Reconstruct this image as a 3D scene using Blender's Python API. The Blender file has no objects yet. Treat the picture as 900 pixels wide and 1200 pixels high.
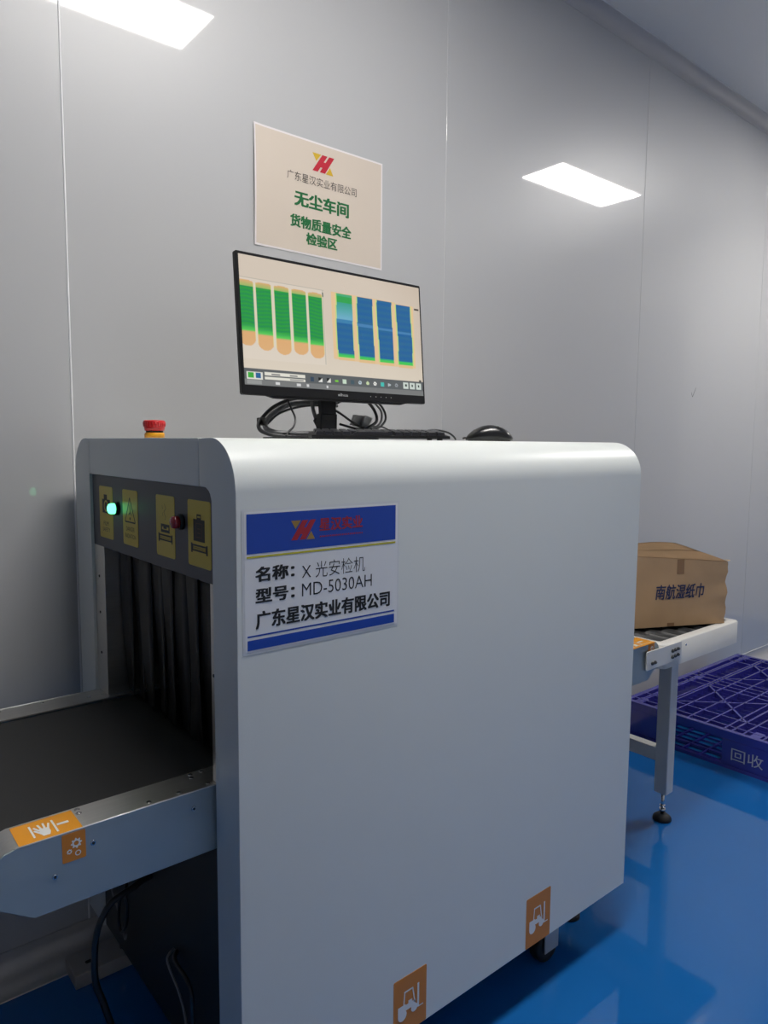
import bpy, bmesh, math, random
import numpy as np
from mathutils import Vector, Matrix
random.seed(7)
SC = bpy.context.scene
COL = SC.collection

# ------------------------------------------------------------------ camera
YAW, PITCH, ROLL = 0.6909, -0.0959, 0.0079
CAM_POS = Vector((-0.4931, -0.9366, 1.2619))
FPX = 834.55
fw = Vector((math.sin(YAW)*math.cos(PITCH), math.cos(YAW)*math.cos(PITCH), math.sin(PITCH)))
rt = Vector((math.cos(YAW), -math.sin(YAW), 0))
up = rt.cross(fw)
r2 = math.cos(ROLL)*rt + math.sin(ROLL)*up
u2 = -math.sin(ROLL)*rt + math.cos(ROLL)*up
cd = bpy.data.cameras.new('camera')
cam = bpy.data.objects.new('camera', cd)
COL.objects.link(cam)
cam.matrix_world = Matrix(((r2.x, u2.x, -fw.x, CAM_POS.x), (r2.y, u2.y, -fw.y, CAM_POS.y),
                           (r2.z, u2.z, -fw.z, CAM_POS.z), (0, 0, 0, 1)))
cd.sensor_fit = 'VERTICAL'
cd.sensor_height = 36.0
cd.sensor_width = 27.0
cd.lens = FPX*36.0/1200.0
cd.clip_start = 0.02
SC.camera = cam

# ------------------------------------------------------------------ world, exposure
wd = bpy.data.worlds.new('world'); SC.world = wd
wd.use_nodes = True
wd.node_tree.nodes['Background'].inputs[0].default_value = (0.6, 0.65, 0.7, 1)
wd.node_tree.nodes['Background'].inputs[1].default_value = 0.05
SC.view_settings.view_transform = 'Standard'
SC.view_settings.look = 'None'
SC.view_settings.exposure = 0.0
SC.view_settings.gamma = 1.0
SC.view_settings.use_curve_mapping = False
LIGHT = 44.0          # emission of the ceiling panels

# ------------------------------------------------------------------ dimensions
YW = 0.8177           # wall behind the machine
HC = 2.951            # ceiling
YF = -2.7             # wall behind the camera
XA, XB = -4.2, 4.9
L, W, H, ZB = 1.0902, 0.767, 1.2687, 0.144
HR = 0.078            # corner radius of the shell

# ------------------------------------------------------------------ materials
def mat(name, base, rough=0.5, metal=0.0, coat=0.0, coat_rough=0.05, noise=0.0, nscale=20.0,
        bump=0.0, bscale=200.0, emit=None, estr=1.0, spec=0.5, stretch=None, rnoise=0.0, ior=1.5):
    m = bpy.data.materials.new(name); m.use_nodes = True
    nt = m.node_tree; b = nt.nodes['Principled BSDF']
    b.inputs['Base Color'].default_value = (*base, 1)
    b.inputs['Roughness'].default_value = rough
    b.inputs['Metallic'].default_value = metal
    b.inputs['Coat Weight'].default_value = coat
    b.inputs['Coat Roughness'].default_value = coat_rough
    b.inputs['Specular IOR Level'].default_value = spec
    b.inputs['IOR'].default_value = ior
    co = nt.nodes.new('ShaderNodeTexCoord')
    mp = nt.nodes.new('ShaderNodeMapping')
    nt.links.new(co.outputs['Object'], mp.inputs['Vector'])
    if stretch: mp.inputs['Scale'].default_value = stretch
    if noise or rnoise:
        n = nt.nodes.new('ShaderNodeTexNoise'); n.inputs['Scale'].default_value = nscale
        n.inputs['Detail'].default_value = 4
        nt.links.new(mp.outputs[0], n.inputs['Vector'])
        if noise:
            mr = nt.nodes.new('ShaderNodeMapRange')
            mr.inputs['To Min'].default_value = 1-noise; mr.inputs['To Max'].default_value = 1+noise
            nt.links.new(n.outputs['Fac'], mr.inputs['Value'])
            vm = nt.nodes.new('ShaderNodeVectorMath'); vm.operation = 'SCALE'
            vm.inputs[0].default_value = base
            nt.links.new(mr.outputs[0], vm.inputs['Scale'])
            nt.links.new(vm.outputs[0], b.inputs['Base Color'])
        if rnoise:
            mr = nt.nodes.new('ShaderNodeMapRange')
            mr.inputs['To Min'].default_value = max(0.02, rough-rnoise); mr.inputs['To Max'].default_value = rough+rnoise
            nt.links.new(n.outputs['Fac'], mr.inputs['Value'])
            nt.links.new(mr.outputs[0], b.inputs['Roughness'])
    if bump:
        n = nt.nodes.new('ShaderNodeTexNoise'); n.inputs['Scale'].default_value = bscale
        nt.links.new(mp.outputs[0], n.inputs['Vector'])
        bp = nt.nodes.new('ShaderNodeBump'); bp.inputs['Strength'].default_value = bump
        bp.inputs['Distance'].default_value = 0.002
        nt.links.new(n.outputs['Fac'], bp.inputs['Height'])
        nt.links.new(bp.outputs[0], b.inputs['Normal'])
    if emit:
        b.inputs['Emission Color'].default_value = (*emit, 1)
        b.inputs['Emission Strength'].default_value = estr
    return m

M = dict(
    wall=mat('wall_panel_paint', (0.50, 0.50, 0.505), 0.38, coat=0.9, coat_rough=0.035, noise=0.02, nscale=1.2, bump=0.012, bscale=3.0, spec=0.5),
    wall2=mat('far_wall_paint', (0.76, 0.75, 0.73), 0.5),
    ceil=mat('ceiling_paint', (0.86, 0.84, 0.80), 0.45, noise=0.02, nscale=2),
    trim=mat('cove_aluminium', (0.50, 0.49, 0.49), 0.35, metal=0.25, noise=0.04, nscale=6),
    bead=mat('sealant_bead', (0.55, 0.55, 0.55), 0.4),
    beadw=mat('white_sealant_bead', (0.85, 0.85, 0.85), 0.25),
    floor=mat('epoxy_floor', (0.011, 0.132, 0.42), 0.055, coat=0.0, noise=0.10, nscale=2.5, bump=0.02, bscale=5.0, spec=0.5),
    shell=mat('shell_powder_coat', (0.72, 0.75, 0.735), 0.36, noise=0.008, nscale=15, bump=0.05, bscale=500),
    fascia=mat('fascia_grey', (0.075, 0.075, 0.088), 0.45),
    black=mat('black_sheet', (0.012, 0.012, 0.013), 0.45, noise=0.2, nscale=8),
    rubber=mat('black_rubber', (0.012, 0.011, 0.011), 0.55),
    belt=mat('belt_rubber', (0.017, 0.017, 0.0175), 0.62, noise=0.1, nscale=60, bump=0.1, bscale=900),
    curtain=mat('lead_curtain', (0.009, 0.009, 0.010), 0.42, noise=0.3, nscale=9, bump=0.3, bscale=25),
    steel=mat('brushed_steel', (0.68, 0.66, 0.63), 0.34, metal=1.0, noise=0.12, nscale=8, stretch=(1, 30, 30), rnoise=0.06),
    steel_side=mat('cleaned_steel_side', (0.40, 0.45, 0.45), 0.42, metal=0.55, noise=0.40, nscale=4, rnoise=0.12),
    bolt=mat('dark_bolt_steel', (0.10, 0.10, 0.10), 0.35, metal=0.8),
    edge=mat('fold_glint', (0.92, 0.91, 0.88), 0.42, metal=0.45),  # pale base stands in for the glint along the folded edge
    chrome=mat('chrome', (0.7, 0.7, 0.7), 0.15, metal=1.0),
    screw=mat('screw_steel', (0.75, 0.74, 0.72), 0.22, metal=1.0),
    yellow=mat('yellow_sticker', (0.62, 0.46, 0.03), 0.35),
    ink=mat('black_ink', (0.012, 0.012, 0.012), 0.5),
    brownink=mat('brown_ink', (0.10, 0.05, 0.015), 0.5),
    orange=mat('orange_sticker', (0.80, 0.32, 0.01), 0.35),
    dull_orange=mat('dull_orange_sticker', (0.62, 0.22, 0.02), 0.4),  # darker orange, used for the gear and forklift stickers
    white=mat('white_print', (0.80, 0.80, 0.78), 0.4),
    red=mat('red_plastic', (0.55, 0.012, 0.015), 0.28),
    redlamp=mat('red_lens', (0.33, 0.02, 0.03), 0.2, coat=0.5),
    green=mat('green_lamp', (0.1, 0.9, 0.4), 0.2, emit=(0.12, 1.0, 0.40), estr=3.0),
    collar=mat('yellow_collar', (0.80, 0.36, 0.01), 0.35),
    paper=mat('pinkish_paper', (0.66, 0.57, 0.48), 0.5, noise=0.02, nscale=9),
    paper_w=mat('white_paper', (0.80, 0.81, 0.83), 0.35, noise=0.02, nscale=9),
    film=mat('clear_tape_edge', (0.85, 0.80, 0.80), 0.15),
    film_w=mat('laminate_edge', (0.74, 0.76, 0.78), 0.12),
    p_green=mat('green_print', (0.004, 0.14, 0.035), 0.5),
    p_blue=mat('blue_print', (0.003, 0.055, 0.40), 0.35),
    p_red=mat('red_print', (0.50, 0.010, 0.030), 0.5),
    p_gold=mat('gold_print', (0.62, 0.40, 0.02), 0.5),
    p_dark=mat('dark_print', (0.03, 0.02, 0.02), 0.5),
    p_yel=mat('yellow_print', (0.55, 0.50, 0.03), 0.5),
    d_red=mat('muted_red_print', (0.38, 0.015, 0.03), 0.4),
    d_gold=mat('muted_gold_print', (0.35, 0.22, 0.05), 0.4),
    mon=mat('monitor_plastic', (0.008, 0.008, 0.009), 0.4, spec=0.3),
    key=mat('key_plastic', (0.022, 0.022, 0.027), 0.28),
    gloss=mat('mouse_plastic', (0.010, 0.010, 0.011), 0.28, coat=0.1),
    cable=mat('cable_black', (0.018, 0.018, 0.020), 0.35),
    cable_g=mat('cable_grey', (0.16, 0.16, 0.165), 0.4),  # grey raised to stand in for highlights along the cables
    cable_l=mat('cable_pale', (0.22, 0.22, 0.22), 0.3),
    plug=mat('plug_grey', (0.30, 0.30, 0.30), 0.5),
    logo=mat('monitor_logo', (0.35, 0.35, 0.35), 0.4),
    cream=mat('cream_enamel', (0.70, 0.685, 0.65), 0.32, noise=0.01),
    roller=mat('roller_steel', (0.035, 0.035, 0.035), 0.45, metal=0.3),
    card=mat('cardboard', (0.46, 0.30, 0.17), 0.85, noise=0.10, nscale=14, bump=0.15, bscale=60, spec=0.2),
    card_in=mat('cardboard_edge', (0.46, 0.33, 0.20), 0.9, spec=0.2),
    tape=mat('brown_tape', (0.25, 0.14, 0.07), 0.25),
    navy=mat('navy_print', (0.02, 0.03, 0.09), 0.7),
    pallet=mat('pallet_plastic', (0.036, 0.034, 0.28), 0.16, noise=0.12, nscale=12, ior=1.65, spec=0.8),
    lamp=mat('lamp_diffuser', (0.9, 0.9, 0.9), 0.5, emit=(1.0, 0.970, 0.925), estr=LIGHT),
    lampframe=mat('lamp_frame', (0.7, 0.7, 0.7), 0.4),
    plate=mat('floor_plate_metal', (0.45, 0.43, 0.41), 0.45, metal=0.3),
    door=mat('door_paint', (0.42, 0.425, 0.43), 0.4),
    scratch=mat('scratch_mark', (0.04, 0.04, 0.04), 0.7),
)

# ------------------------------------------------------------------ helpers
WLOC = {}
def thing(name, loc, label=None, cat=None, group=None):
    o = bpy.data.objects.new(name, None); COL.objects.link(o)
    o.empty_display_size = 0.05
    o.location = loc; WLOC[o.name] = Vector(loc)
    if label: o['label'] = label
    if cat: o['category'] = cat
    if group: o['group'] = group
    return o

def link(me, name, m, parent=None, loc=None, label=None):
    """mesh given in world coordinates -> object with origin at loc, child of parent"""
    base = WLOC[parent.name] if parent is not None else Vector((0, 0, 0))
    org = Vector(loc) if loc is not None else base
    me.transform(Matrix.Translation(-org))
    if m is not None:
        me.materials.clear()
        for x in (m if isinstance(m, (list, tuple)) else [m]): me.materials.append(x)
    o = bpy.data.objects.new(name, me); COL.objects.link(o)
    if parent is not None: o.parent = parent
    o.location = org - base
    WLOC[o.name] = org
    if label: o['label'] = label
    return o

class MB:
    def __init__(s): s.bm = bmesh.new(); s.sm = False
    def poly(s, pts, mi=0):
        f = s.bm.faces.new([s.bm.verts.new(p) for p in pts]); f.material_index = mi; return f
    def box(s, x0, x1, y0, y1, z0, z1, bev=0, seg=2, rot=None):
        r = bmesh.ops.create_cube(s.bm, size=1)
        vs = r['verts']
        for v in vs:
            v.co = Vector(((x0+x1)/2+v.co.x*(x1-x0), (y0+y1)/2+v.co.y*(y1-y0), (z0+z1)/2+v.co.z*(z1-z0)))
            if rot is not None: v.co = rot @ v.co
        if bev:
            es = list({e for v in vs for e in v.link_edges})
            bmesh.ops.bevel(s.bm, geom=es, offset=bev, segments=seg, affect='EDGES', profile=0.5)
        return s
    def prism(s, pts, d, bev=0, seg=2):
        """pts: planar 3D polygon, d: extrusion vector"""
        d = Vector(d)
        a = [s.bm.verts.new(p) for p in pts]; b = [s.bm.verts.new(Vector(p)+d) for p in pts]
        n = len(a); fs = [s.bm.faces.new(a), s.bm.faces.new(list(reversed(b)))]
        for i in range(n):
            fs.append(s.bm.faces.new([a[(i+1) % n], a[i], b[i], b[(i+1) % n]]))
        if bev:
            es = list({e for f in fs[:2] for e in f.edges})
            bmesh.ops.bevel(s.bm, geom=es, offset=bev, segments=seg, affect='EDGES', profile=0.5)
        return s
    def cyl(s, p0, p1, r0, r1=None, n=16, cap=True):
        p0, p1 = Vector(p0), Vector(p1); r1 = r0 if r1 is None else r1
        ax = (p1-p0).normalized(); t = Vector((0, 0, 1)) if abs(ax.z) < .9 else Vector((1, 0, 0))
        a = ax.cross(t).normalized(); b = ax.cross(a)
        ra = [s.bm.verts.new(p0+(a*math.cos(2*math.pi*i/n)+b*math.sin(2*math.pi*i/n))*r0) for i in range(n)]
        rb = [s.bm.verts.new(p1+(a*math.cos(2*math.pi*i/n)+b*math.sin(2*math.pi*i/n))*r1) for i in range(n)]
        for i in range(n):
            f = s.bm.faces.new([ra[i], ra[(i+1) % n], rb[(i+1) % n], rb[i]]); f.smooth = True
        if cap: s.bm.faces.new(list(reversed(ra))); s.bm.faces.new(rb)
        return s
    def lathe(s, c, prof, axis=(0, 0, 1), n=28):
        """prof: list of (radius, height) from bottom to top"""
        c = Vector(c); ax = Vector(axis).normalized(); t = Vector((0, 0, 1)) if abs(ax.z) < .9 else Vector((0, 1, 0))
        a = ax.cross(t).normalized(); b = ax.cross(a)
        rows = []
        for r, h in prof:
            rows.append([s.bm.verts.new(c+ax*h+(a*math.cos(2*math.pi*i/n)+b*math.sin(2*math.pi*i/n))*max(r, 1e-5)) for i in range(n)])
        for k in range(len(rows)-1):
            for i in range(n):
                f = s.bm.faces.new([rows[k][i], rows[k][(i+1) % n], rows[k+1][(i+1) % n], rows[k+1][i]]); f.smooth = True
        s.bm.faces.new(list(reversed(rows[0]))); s.bm.faces.new(rows[-1])
        return s
    def tube(s, pts, r, n=8, sub=6):
        P = catmull([Vector(p) for p in pts], sub)
        rings = []; prev = None
        for i, p in enumerate(P):
            t = (P[min(i+1, len(P)-1)]-P[max(i-1, 0)]).normalized()
            if prev is None: a = t.orthogonal().normalized()
            else: a = (prev-t*prev.dot(t)).normalized()
            prev = a; b = t.cross(a)
            rings.append([s.bm.verts.new(p+(a*math.cos(2*math.pi*k/n)+b*math.sin(2*math.pi*k/n))*r) for k in range(n)])
        for i in range(len(rings)-1):
            for k in range(n):
                f = s.bm.faces.new([rings[i][k], rings[i][(k+1) % n], rings[i+1][(k+1) % n], rings[i+1][k]]); f.smooth = True
        s.bm.faces.new(list(reversed(rings[0]))); s.bm.faces.new(rings[-1])
        return s
    def mesh(s, name='mesh'):
        bmesh.ops.recalc_face_normals(s.bm, faces=s.bm.faces)
        me = bpy.data.meshes.new(name); s.bm.to_mesh(me); s.bm.free(); return me
    def build(s, name, m, parent=None, loc=None, label=None):
        return link(s.mesh(name), name, m, parent, loc, label)

def catmull(P, sub):
    out = []
    for i in range(len(P)-1):
        a = P[max(i-1, 0)]; b = P[i]; c = P[i+1]; d = P[min(i+2, len(P)-1)]
        for k in range(sub):
            t = k/sub
            out.append(0.5*((2*b)+(c-a)*t+(2*a-5*b+4*c-d)*t*t+(3*b-a-3*c+d)*t**3))
    out.append(P[-1]); return out

def arc(cx, cy, r, a0, a1, n=8):
    return [(cx+r*math.cos(math.radians(a0+(a1-a0)*i/n)), cy+r*math.sin(math.radians(a0+(a1-a0)*i/n))) for i in range(n+1)]
def rrect(x0, x1, y0, y1, r, n=5):
    return arc(x1-r, y0+r, r, -90, 0, n)+arc(x1-r, y1-r, r, 0, 90, n)+arc(x0+r, y1-r, r, 90, 180, n)+arc(x0+r, y0+r, r, 180, 270, n)
def yz(pts, x): return [(x, a, b) for a, b in pts]
def xz(pts, y): return [(a, y, b) for a, b in pts]
def xy(pts, z): return [(a, b, z) for a, b in pts]

def on(px, py, Y):
    """world point seen at photo pixel (px,py), on the vertical plane y=Y (used once to place coils)"""
    d_ = r2*((px-450)/FPX)+u2*(-(py-600)/FPX)+fw
    return CAM_POS+d_*((Y-CAM_POS.y)/d_.y)
def onx(px, py, X_):
    d_ = r2*((px-450)/FPX)+u2*(-(py-600)/FPX)+fw
    return CAM_POS+d_*((X_-CAM_POS.x)/d_.x)

class Face2:
    """2D drawing board on a real surface: origin, U, V unit axes, N outward"""
    def __init__(s, o, u, v):
        s.o = Vector(o); s.u = Vector(u).normalized(); s.v = Vector(v).normalized(); s.n = s.u.cross(s.v)
    def at(s, a, b, h=0): return s.o+s.u*a+s.v*b+s.n*h
    def slab(s, mb, pts, h0, h1):
        mb.prism([s.at(a, b, h0) for a, b in pts], s.n*(h1-h0)); return mb
    def flat(s, mb, pts, h):
        mb.poly([s.at(a, b, h) for a, b in pts]); return mb

def text_mesh(body, bold=0.0, shear=0.0):
    c = bpy.data.curves.new('lettering', 'FONT'); c.body = body; c.offset = bold; c.shear = shear
    c.resolution_u = 3; c.align_x = 'LEFT'
    o = bpy.data.objects.new('lettering', c); COL.objects.link(o)
    bpy.context.view_layer.update()
    me = bpy.data.meshes.new_from_object(o.evaluated_get(bpy.context.evaluated_depsgraph_get()))
    bpy.data.objects.remove(o); bpy.data.curves.remove(c)
    return me
def text(face, body, x0, x1, y0, y1, h, m, parent, bold=0.0, shear=0.0, name='lettering', warp=None):
    """bold > 0 thickens by overlaying slightly shifted copies (share of the em)"""
    me = text_mesh(body, min(bold, 0.0), shear)
    xs = [v.co.x for v in me.vertices]; ys = [v.co.y for v in me.vertices]
    ax, bx, ay, by = min(xs), max(xs), min(ys), max(ys)
    V0 = [(v.co.x, v.co.y) for v in me.vertices]; F0 = [tuple(p_.vertices) for p_ in me.polygons]
    b_ = max(bold, 0.0)
    sh = [(0, 0)] if b_ == 0 else [(-b_, -b_*.6), (b_, -b_*.6), (-b_, b_*.6), (b_, b_*.6), (0, 0)]
    vs, fs = [], []
    for k, (dx, dy) in enumerate(sh):
        o_ = len(vs)
        for X_, Y_ in V0:
            a = x0+(X_+dx-ax+b_)/(bx-ax+2*b_)*(x1-x0); b = y0+(Y_+dy-ay+b_)/(by-ay+2*b_)*(y1-y0)
            vs.append(face.at(a, b, h+k*0.00003+(warp(a, b) if warp else 0)))
        fs += [tuple(q+o_ for q in f_) for f_ in F0]
    bpy.data.meshes.remove(me)
    me = bpy.data.meshes.new(name); me.from_pydata([tuple(v) for v in vs], [], fs)
    return link(me, name, m, parent)

def copy_obj(o, parent, loc):
    c = o.copy(); COL.objects.link(c); c.parent = parent; c.location = loc; return c

def struct(o): o['kind'] = 'structure'; return o

# ================================================================== SETTING
# floor: blue epoxy
f = MB().box(XA, XB, YF, YW+0.15, -0.06, 0.0).build('floor', M['floor'], loc=(0, 0, 0)); struct(f)
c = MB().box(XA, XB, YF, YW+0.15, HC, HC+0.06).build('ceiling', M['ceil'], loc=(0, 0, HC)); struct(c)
# back wall: carrier sheet + sandwich panels with narrow recessed joints and a sealant bead
wb = MB().box(XA, XB, YW+0.03, YW+0.10, 0, HC).build('wall_back', M['bead'], loc=(0, YW+0.03, 0)); struct(wb)
PITCHX = 1.1975; S0 = 0.0123
k0 = math.floor((XA-S0)/PITCHX); x = S0+k0*PITCHX
pan = []; jn = []
me_p = None
while x < XB:
    if me_p is None:
        mb = MB().box(0.0014, PITCHX-0.0014, 0, 0.029, 0.0, HC, bev=0.0016, seg=3)
        me_p = mb.mesh('wall_panel'); me_p.materials.append(M['wall'])
    o = bpy.data.objects.new('wall_panel', me_p); COL.objects.link(o); o.parent = wb
    o.location = (x, YW-(YW+0.03), 0)
    if x > XA+.1:
        wh = abs(x-S0) < 0.1
        off = 0.0005 if wh else 0.0032
        j = MB().cyl((x, YW+off, 0.06), (x, YW+off, HC-0.04), 0.0026, n=8, cap=False)
        j.build('joint_bead', M['beadw' if wh else 'bead'], wb)
    x += PITCHX
# small scratch on the second panel to the right
sm = MB()
sm.poly([(2.905, YW-0.0004, 1.500), (2.909, YW-0.0004, 1.500), (2.938, YW-0.0004, 1.545), (2.935, YW-0.0004, 1.546)])
sm.poly([(2.893, YW-0.0004, 1.520), (2.896, YW-0.0004, 1.521), (2.908, YW-0.0004, 1.500), (2.905, YW-0.0004, 1.499)])
sm.build('scratch', M['scratch'], wb)
# other walls
for nm, b in (('wall_front', (XA, XB, YF-0.1, YF, 0, HC)), ('wall_left', (XA-0.1, XA, YF-.1, YW+0.15, 0, HC)), ('wall_right', (XB, XB+0.1, YF-.1, YW+0.15, 0, HC))):
    struct(MB().box(*b).build(nm, M['wall2'], loc=((b[0]+b[1])/2, (b[2]+b[3])/2, 0)))
# double door in the end wall (seen only as a soft reflection in the glossy panels)
d = thing('door_1', (XB, -1.09, 0)); struct(d)
for y0_, y1_ in ((-1.88, -1.095), (-1.085, -0.30)):
    MB().box(XB-0.035, XB-0.0005, y0_, y1_, 0.005, 2.35, bev=0.004).build('door_leaf', M['door'], d)
    yh = -1.16 if y0_ < -1.5 else -1.02
    MB().box(XB-0.075, XB-0.0355, yh-0.012, yh+0.012, 0.95, 1.25, bev=0.005).build('handle', M['chrome'], d)
# coves
def cove(name, pts, x0, x1, m):
    me = MB(); me.prism([(x0, a, b) for a, b in pts], (x1-x0, 0, 0))
    o = me.build(name, m, loc=(0, pts[0][0], pts[0][1]))
    for p in o.data.polygons: p.use_smooth = True
    o.data.set_sharp_from_angle(angle=math.radians(40))
    return struct(o)
rf = 0.062
pts = [(YW-0.0002, 0.0003), (YW-0.0002, rf+0.014), (YW-0.003, rf+0.014)]+[(a, b) for a, b in arc(YW-rf-0.003, rf+0.003, rf, 0, -90, 10)][0:]+[(YW-rf-0.004, 0.0003)]
cove('trim_1', pts, XA, XB, M['trim'])
rc = 0.046
pts = [(YW-0.0002, HC-0.0003), (YW-0.0002, HC-rc-0.003)]+[(a, b) for a, b in arc(YW-rc-0.002, HC-rc-0.002, rc, 0, 90, 10)]+[(YW-rc-0.004, HC-0.0003)]
cove('trim_2', pts, XA, XB, M['trim'])
# thin sealant lines along the cove edges
struct(MB().cyl((1.20, YW-0.002, rf+0.0155), (XB, YW-0.002, rf+0.0155), 0.0022, n=6).build('trim_3', M['beadw'], loc=(0, YW, rf)))
struct(MB().cyl((XA, YW-rc-0.006, HC-0.0022), (XB, YW-rc-0.006, HC-0.0022), 0.0020, n=6).build('trim_4', M['beadw'], loc=(0, YW-rc, HC)))

# ceiling lamps: real panel fittings in one row, pitch about 3.1 m
for i, (cx, lab) in enumerate(((3.56, 'rectangular white ceiling lamp mirrored in the wall right of the paper notice'),
                               (0.45, 'rectangular white ceiling lamp mirrored in the wall above the monitor at top left'))):
    LY = -0.32
    t = thing('ceiling_lamp', (cx, LY, HC), lab, 'lamp')
    hx, hy = 0.43, 0.155
    mb = MB()
    mb.box(cx-hx-0.015, cx+hx+0.015, LY-hy-0.015, LY-hy, HC-0.018, HC-0.0002)
    mb.box(cx-hx-0.015, cx+hx+0.015, LY+hy, LY+hy+0.015, HC-0.018, HC-0.0002)
    mb.box(cx-hx-0.015, cx-hx, LY-hy, LY+hy, HC-0.018, HC-0.0002)
    mb.box(cx+hx, cx+hx+0.015, LY-hy, LY+hy, HC-0.018, HC-0.0002)
    mb.build('lamp_frame', M['lampframe'], t)
    MB().box(cx-hx, cx+hx, LY-hy, LY+hy, HC-0.016, HC-0.006).build('diffuser', M['lamp'], t)

# ================================================================== X-RAY MACHINE
X = thing('xray_scanner', (L/2, W/2, 0), 'white cabinet x-ray baggage scanner on castors with belt conveyors at both ends', 'scanner')
YO0, YO1 = 0.078, 0.668            # end opening
ZH, ZT = 1.0370, 1.1915            # fascia bottom / top
YS0, YS1 = 0.1212, 0.6645          # top cover seams
# near side panel (wraps over the top edge), far side panel, top cover
prof = [(0, ZB), (0, H-HR)]+[(a, b) for a, b in arc(HR, H-HR, HR, 180, 90, 14)][1:]+[(YS0, H), (YS0, ZT)]+arc(YO0+0.02, ZT-0.02, 0.02, 90, 180, 5)+[(YO0, ZB)]
mb = MB().prism(yz(prof, 0), (L, 0, 0), bev=0.0015, seg=2)
near = mb.build('side_panel', M['shell'], X, label='near side panel wrapping over the top edge')
prof = [(W, ZB), (W, H-HR)]+[(a, b) for a, b in arc(W-HR, H-HR, HR, 0, 90, 14)][1:]+[(YS1, H), (YS1, ZT)]+[(YO1, ZT), (YO1, ZB)]
far = MB().prism(yz(prof, 0), (L, 0, 0), bev=0.0015, seg=2).build('side_panel', M['shell'], X)
for o in (near, far):
    for p_ in o.data.polygons: p_.use_smooth = True
    o.data.set_sharp_from_angle(angle=math.radians(25))
MB().box(0, L, YS0+0.0014, YS1-0.0014, ZT, H, bev=0.0012).build('top_cover', M['shell'], X)
# dark core between the side panels, tunnel cut through by building it from slabs
mb = MB()
mb.box(0.006, L-0.006, YO0+0.0005, YO1-0.0005, ZB+0.002, 0.598)        # lower chassis
mb.box(0.02, L-0.02, YO0+0.0005, YO1-0.0005, ZH+0.002, ZT-0.002)
mb.build('chassis', M['black'], X)
# tunnel side liners of stainless steel (one at each side of the tunnel, both ends)
for (y0, y1) in ((YO0+0.0006, 0.1005), (0.6045, YO1-0.0006)):
    MB().box(0.006, L-0.006, y0, y1, 0.7115, ZH+0.001, bev=0.0008).build('tunnel_liner', M['steel'], X)
for y, z in ((0.0895, 0.89), (0.637, 0.97), (0.637, 0.89), (0.637, 0.80)):
    MB().cyl((0.0055, y, z), (0.0042, y, z), 0.0028, n=10).build('rivet', M['black'], X)
# fascias at both ends
for x0, x1 in ((0.006, 0.0195), (L-0.0195, L-0.006)):
    pr = [(YO0+0.001, ZH), (YO1-0.001, ZH), (YO1-0.001, ZT-0.001), (YO0+0.022, ZT-0.001)]+arc(YO0+0.021, ZT-0.021, 0.02, 90, 180, 5)
    MB().prism(yz(pr, x0), (x1-x0, 0, 0), bev=0.0008, seg=1).build('fascia', M['fascia'], X)
F = Face2((0.006, 0, 0), (0, -1, 0), (0, 0, 1))     # board on the entry fascia, u = -y
ST = [(0.622, 0.5411), (0.4825, 0.4032), (0.3125, 0.2317), (0.1778, 0.0935)]
SZ0, SZ1 = 1.0590, 1.1680
stick = []
for ya, yb in ST:
    mb = MB(); F.slab(mb, rrect(-ya, -yb, SZ0, SZ1, 0.005, 4), 0.0, 0.0006)
    stick.append(mb.build('warning_sticker', M['yellow'], X, loc=(0.006, (ya+yb)/2, SZ0)))
hh = 0.0008
def ring(mb, F, cx, cy, ro, ri, h, n=20, sx=1.0):
    for i in range(n):
        a, b = 2*math.pi*i/n, 2*math.pi*(i+1)/n
        F.flat(mb, [(cx+ro*sx*math.cos(a), cy+ro*math.sin(a)), (cx+ro*sx*math.cos(b), cy+ro*math.sin(b)),
                    (cx+ri*sx*math.cos(b), cy+ri*math.sin(b)), (cx+ri*sx*math.cos(a), cy+ri*math.sin(a))], h)
def disc(mb, F, cx, cy, r, h, n=18, sx=1.0):
    F.flat(mb, [(cx+r*sx*math.cos(2*math.pi*i/n), cy+r*math.sin(2*math.pi*i/n)) for i in range(n)], h)
def frame2(mb, F, x0, x1, y0, y1, t, h):
    F.flat(mb, [(x0, y0), (x1, y0), (x1, y0+t), (x0, y0+t)], h); F.flat(mb, [(x0, y1-t), (x1, y1-t), (x1, y1), (x0, y1)], h)
    F.flat(mb, [(x0, y0+t), (x0+t, y0+t), (x0+t, y1-t), (x0, y1-t)], h); F.flat(mb, [(x1-t, y0+t), (x1, y0+t), (x1, y1-t), (x1-t, y1-t)], h)
def rect2(mb, F, x0, x1, y0, y1, h): F.flat(mb, [(x0, y0), (x1, y0), (x1, y1), (x0, y1)], h)
def line2(mb, F, a, b, t, h):
    dx, dy = b[0]-a[0], b[1]-a[1]; l = math.hypot(dx, dy); nx, ny = -dy/l*t/2, dx/l*t/2
    F.flat(mb, [(a[0]+nx, a[1]+ny), (b[0]+nx, b[1]+ny), (b[0]-nx, b[1]-ny), (a[0]-nx, a[1]-ny)], h)
# 1: camera pictogram, FILM SAFETY
cx = -(ST[0][0]+ST[0][1])/2
mb = MB(); rect2(mb, F, cx-0.022, cx+0.026, 1.112, 1.141, hh); rect2(mb, F, cx-0.012, cx+0.008, 1.141, 1.151, hh)
mb.build('pictogram', M['ink'], stick[0])
mb = MB(); ring(mb, F, cx+0.001, 1.127, 0.0125, 0.0085, hh+0.0002); mb.build('pictogram', M['yellow'], stick[0])
text(F, 'FILM', cx-0.016, cx+0.014, 1.086, 1.0945, hh, M['brownink'], stick[0])
text(F, 'SAFETY', cx-0.022, cx+0.022, 1.073, 1.0815, hh, M['brownink'], stick[0])
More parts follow.
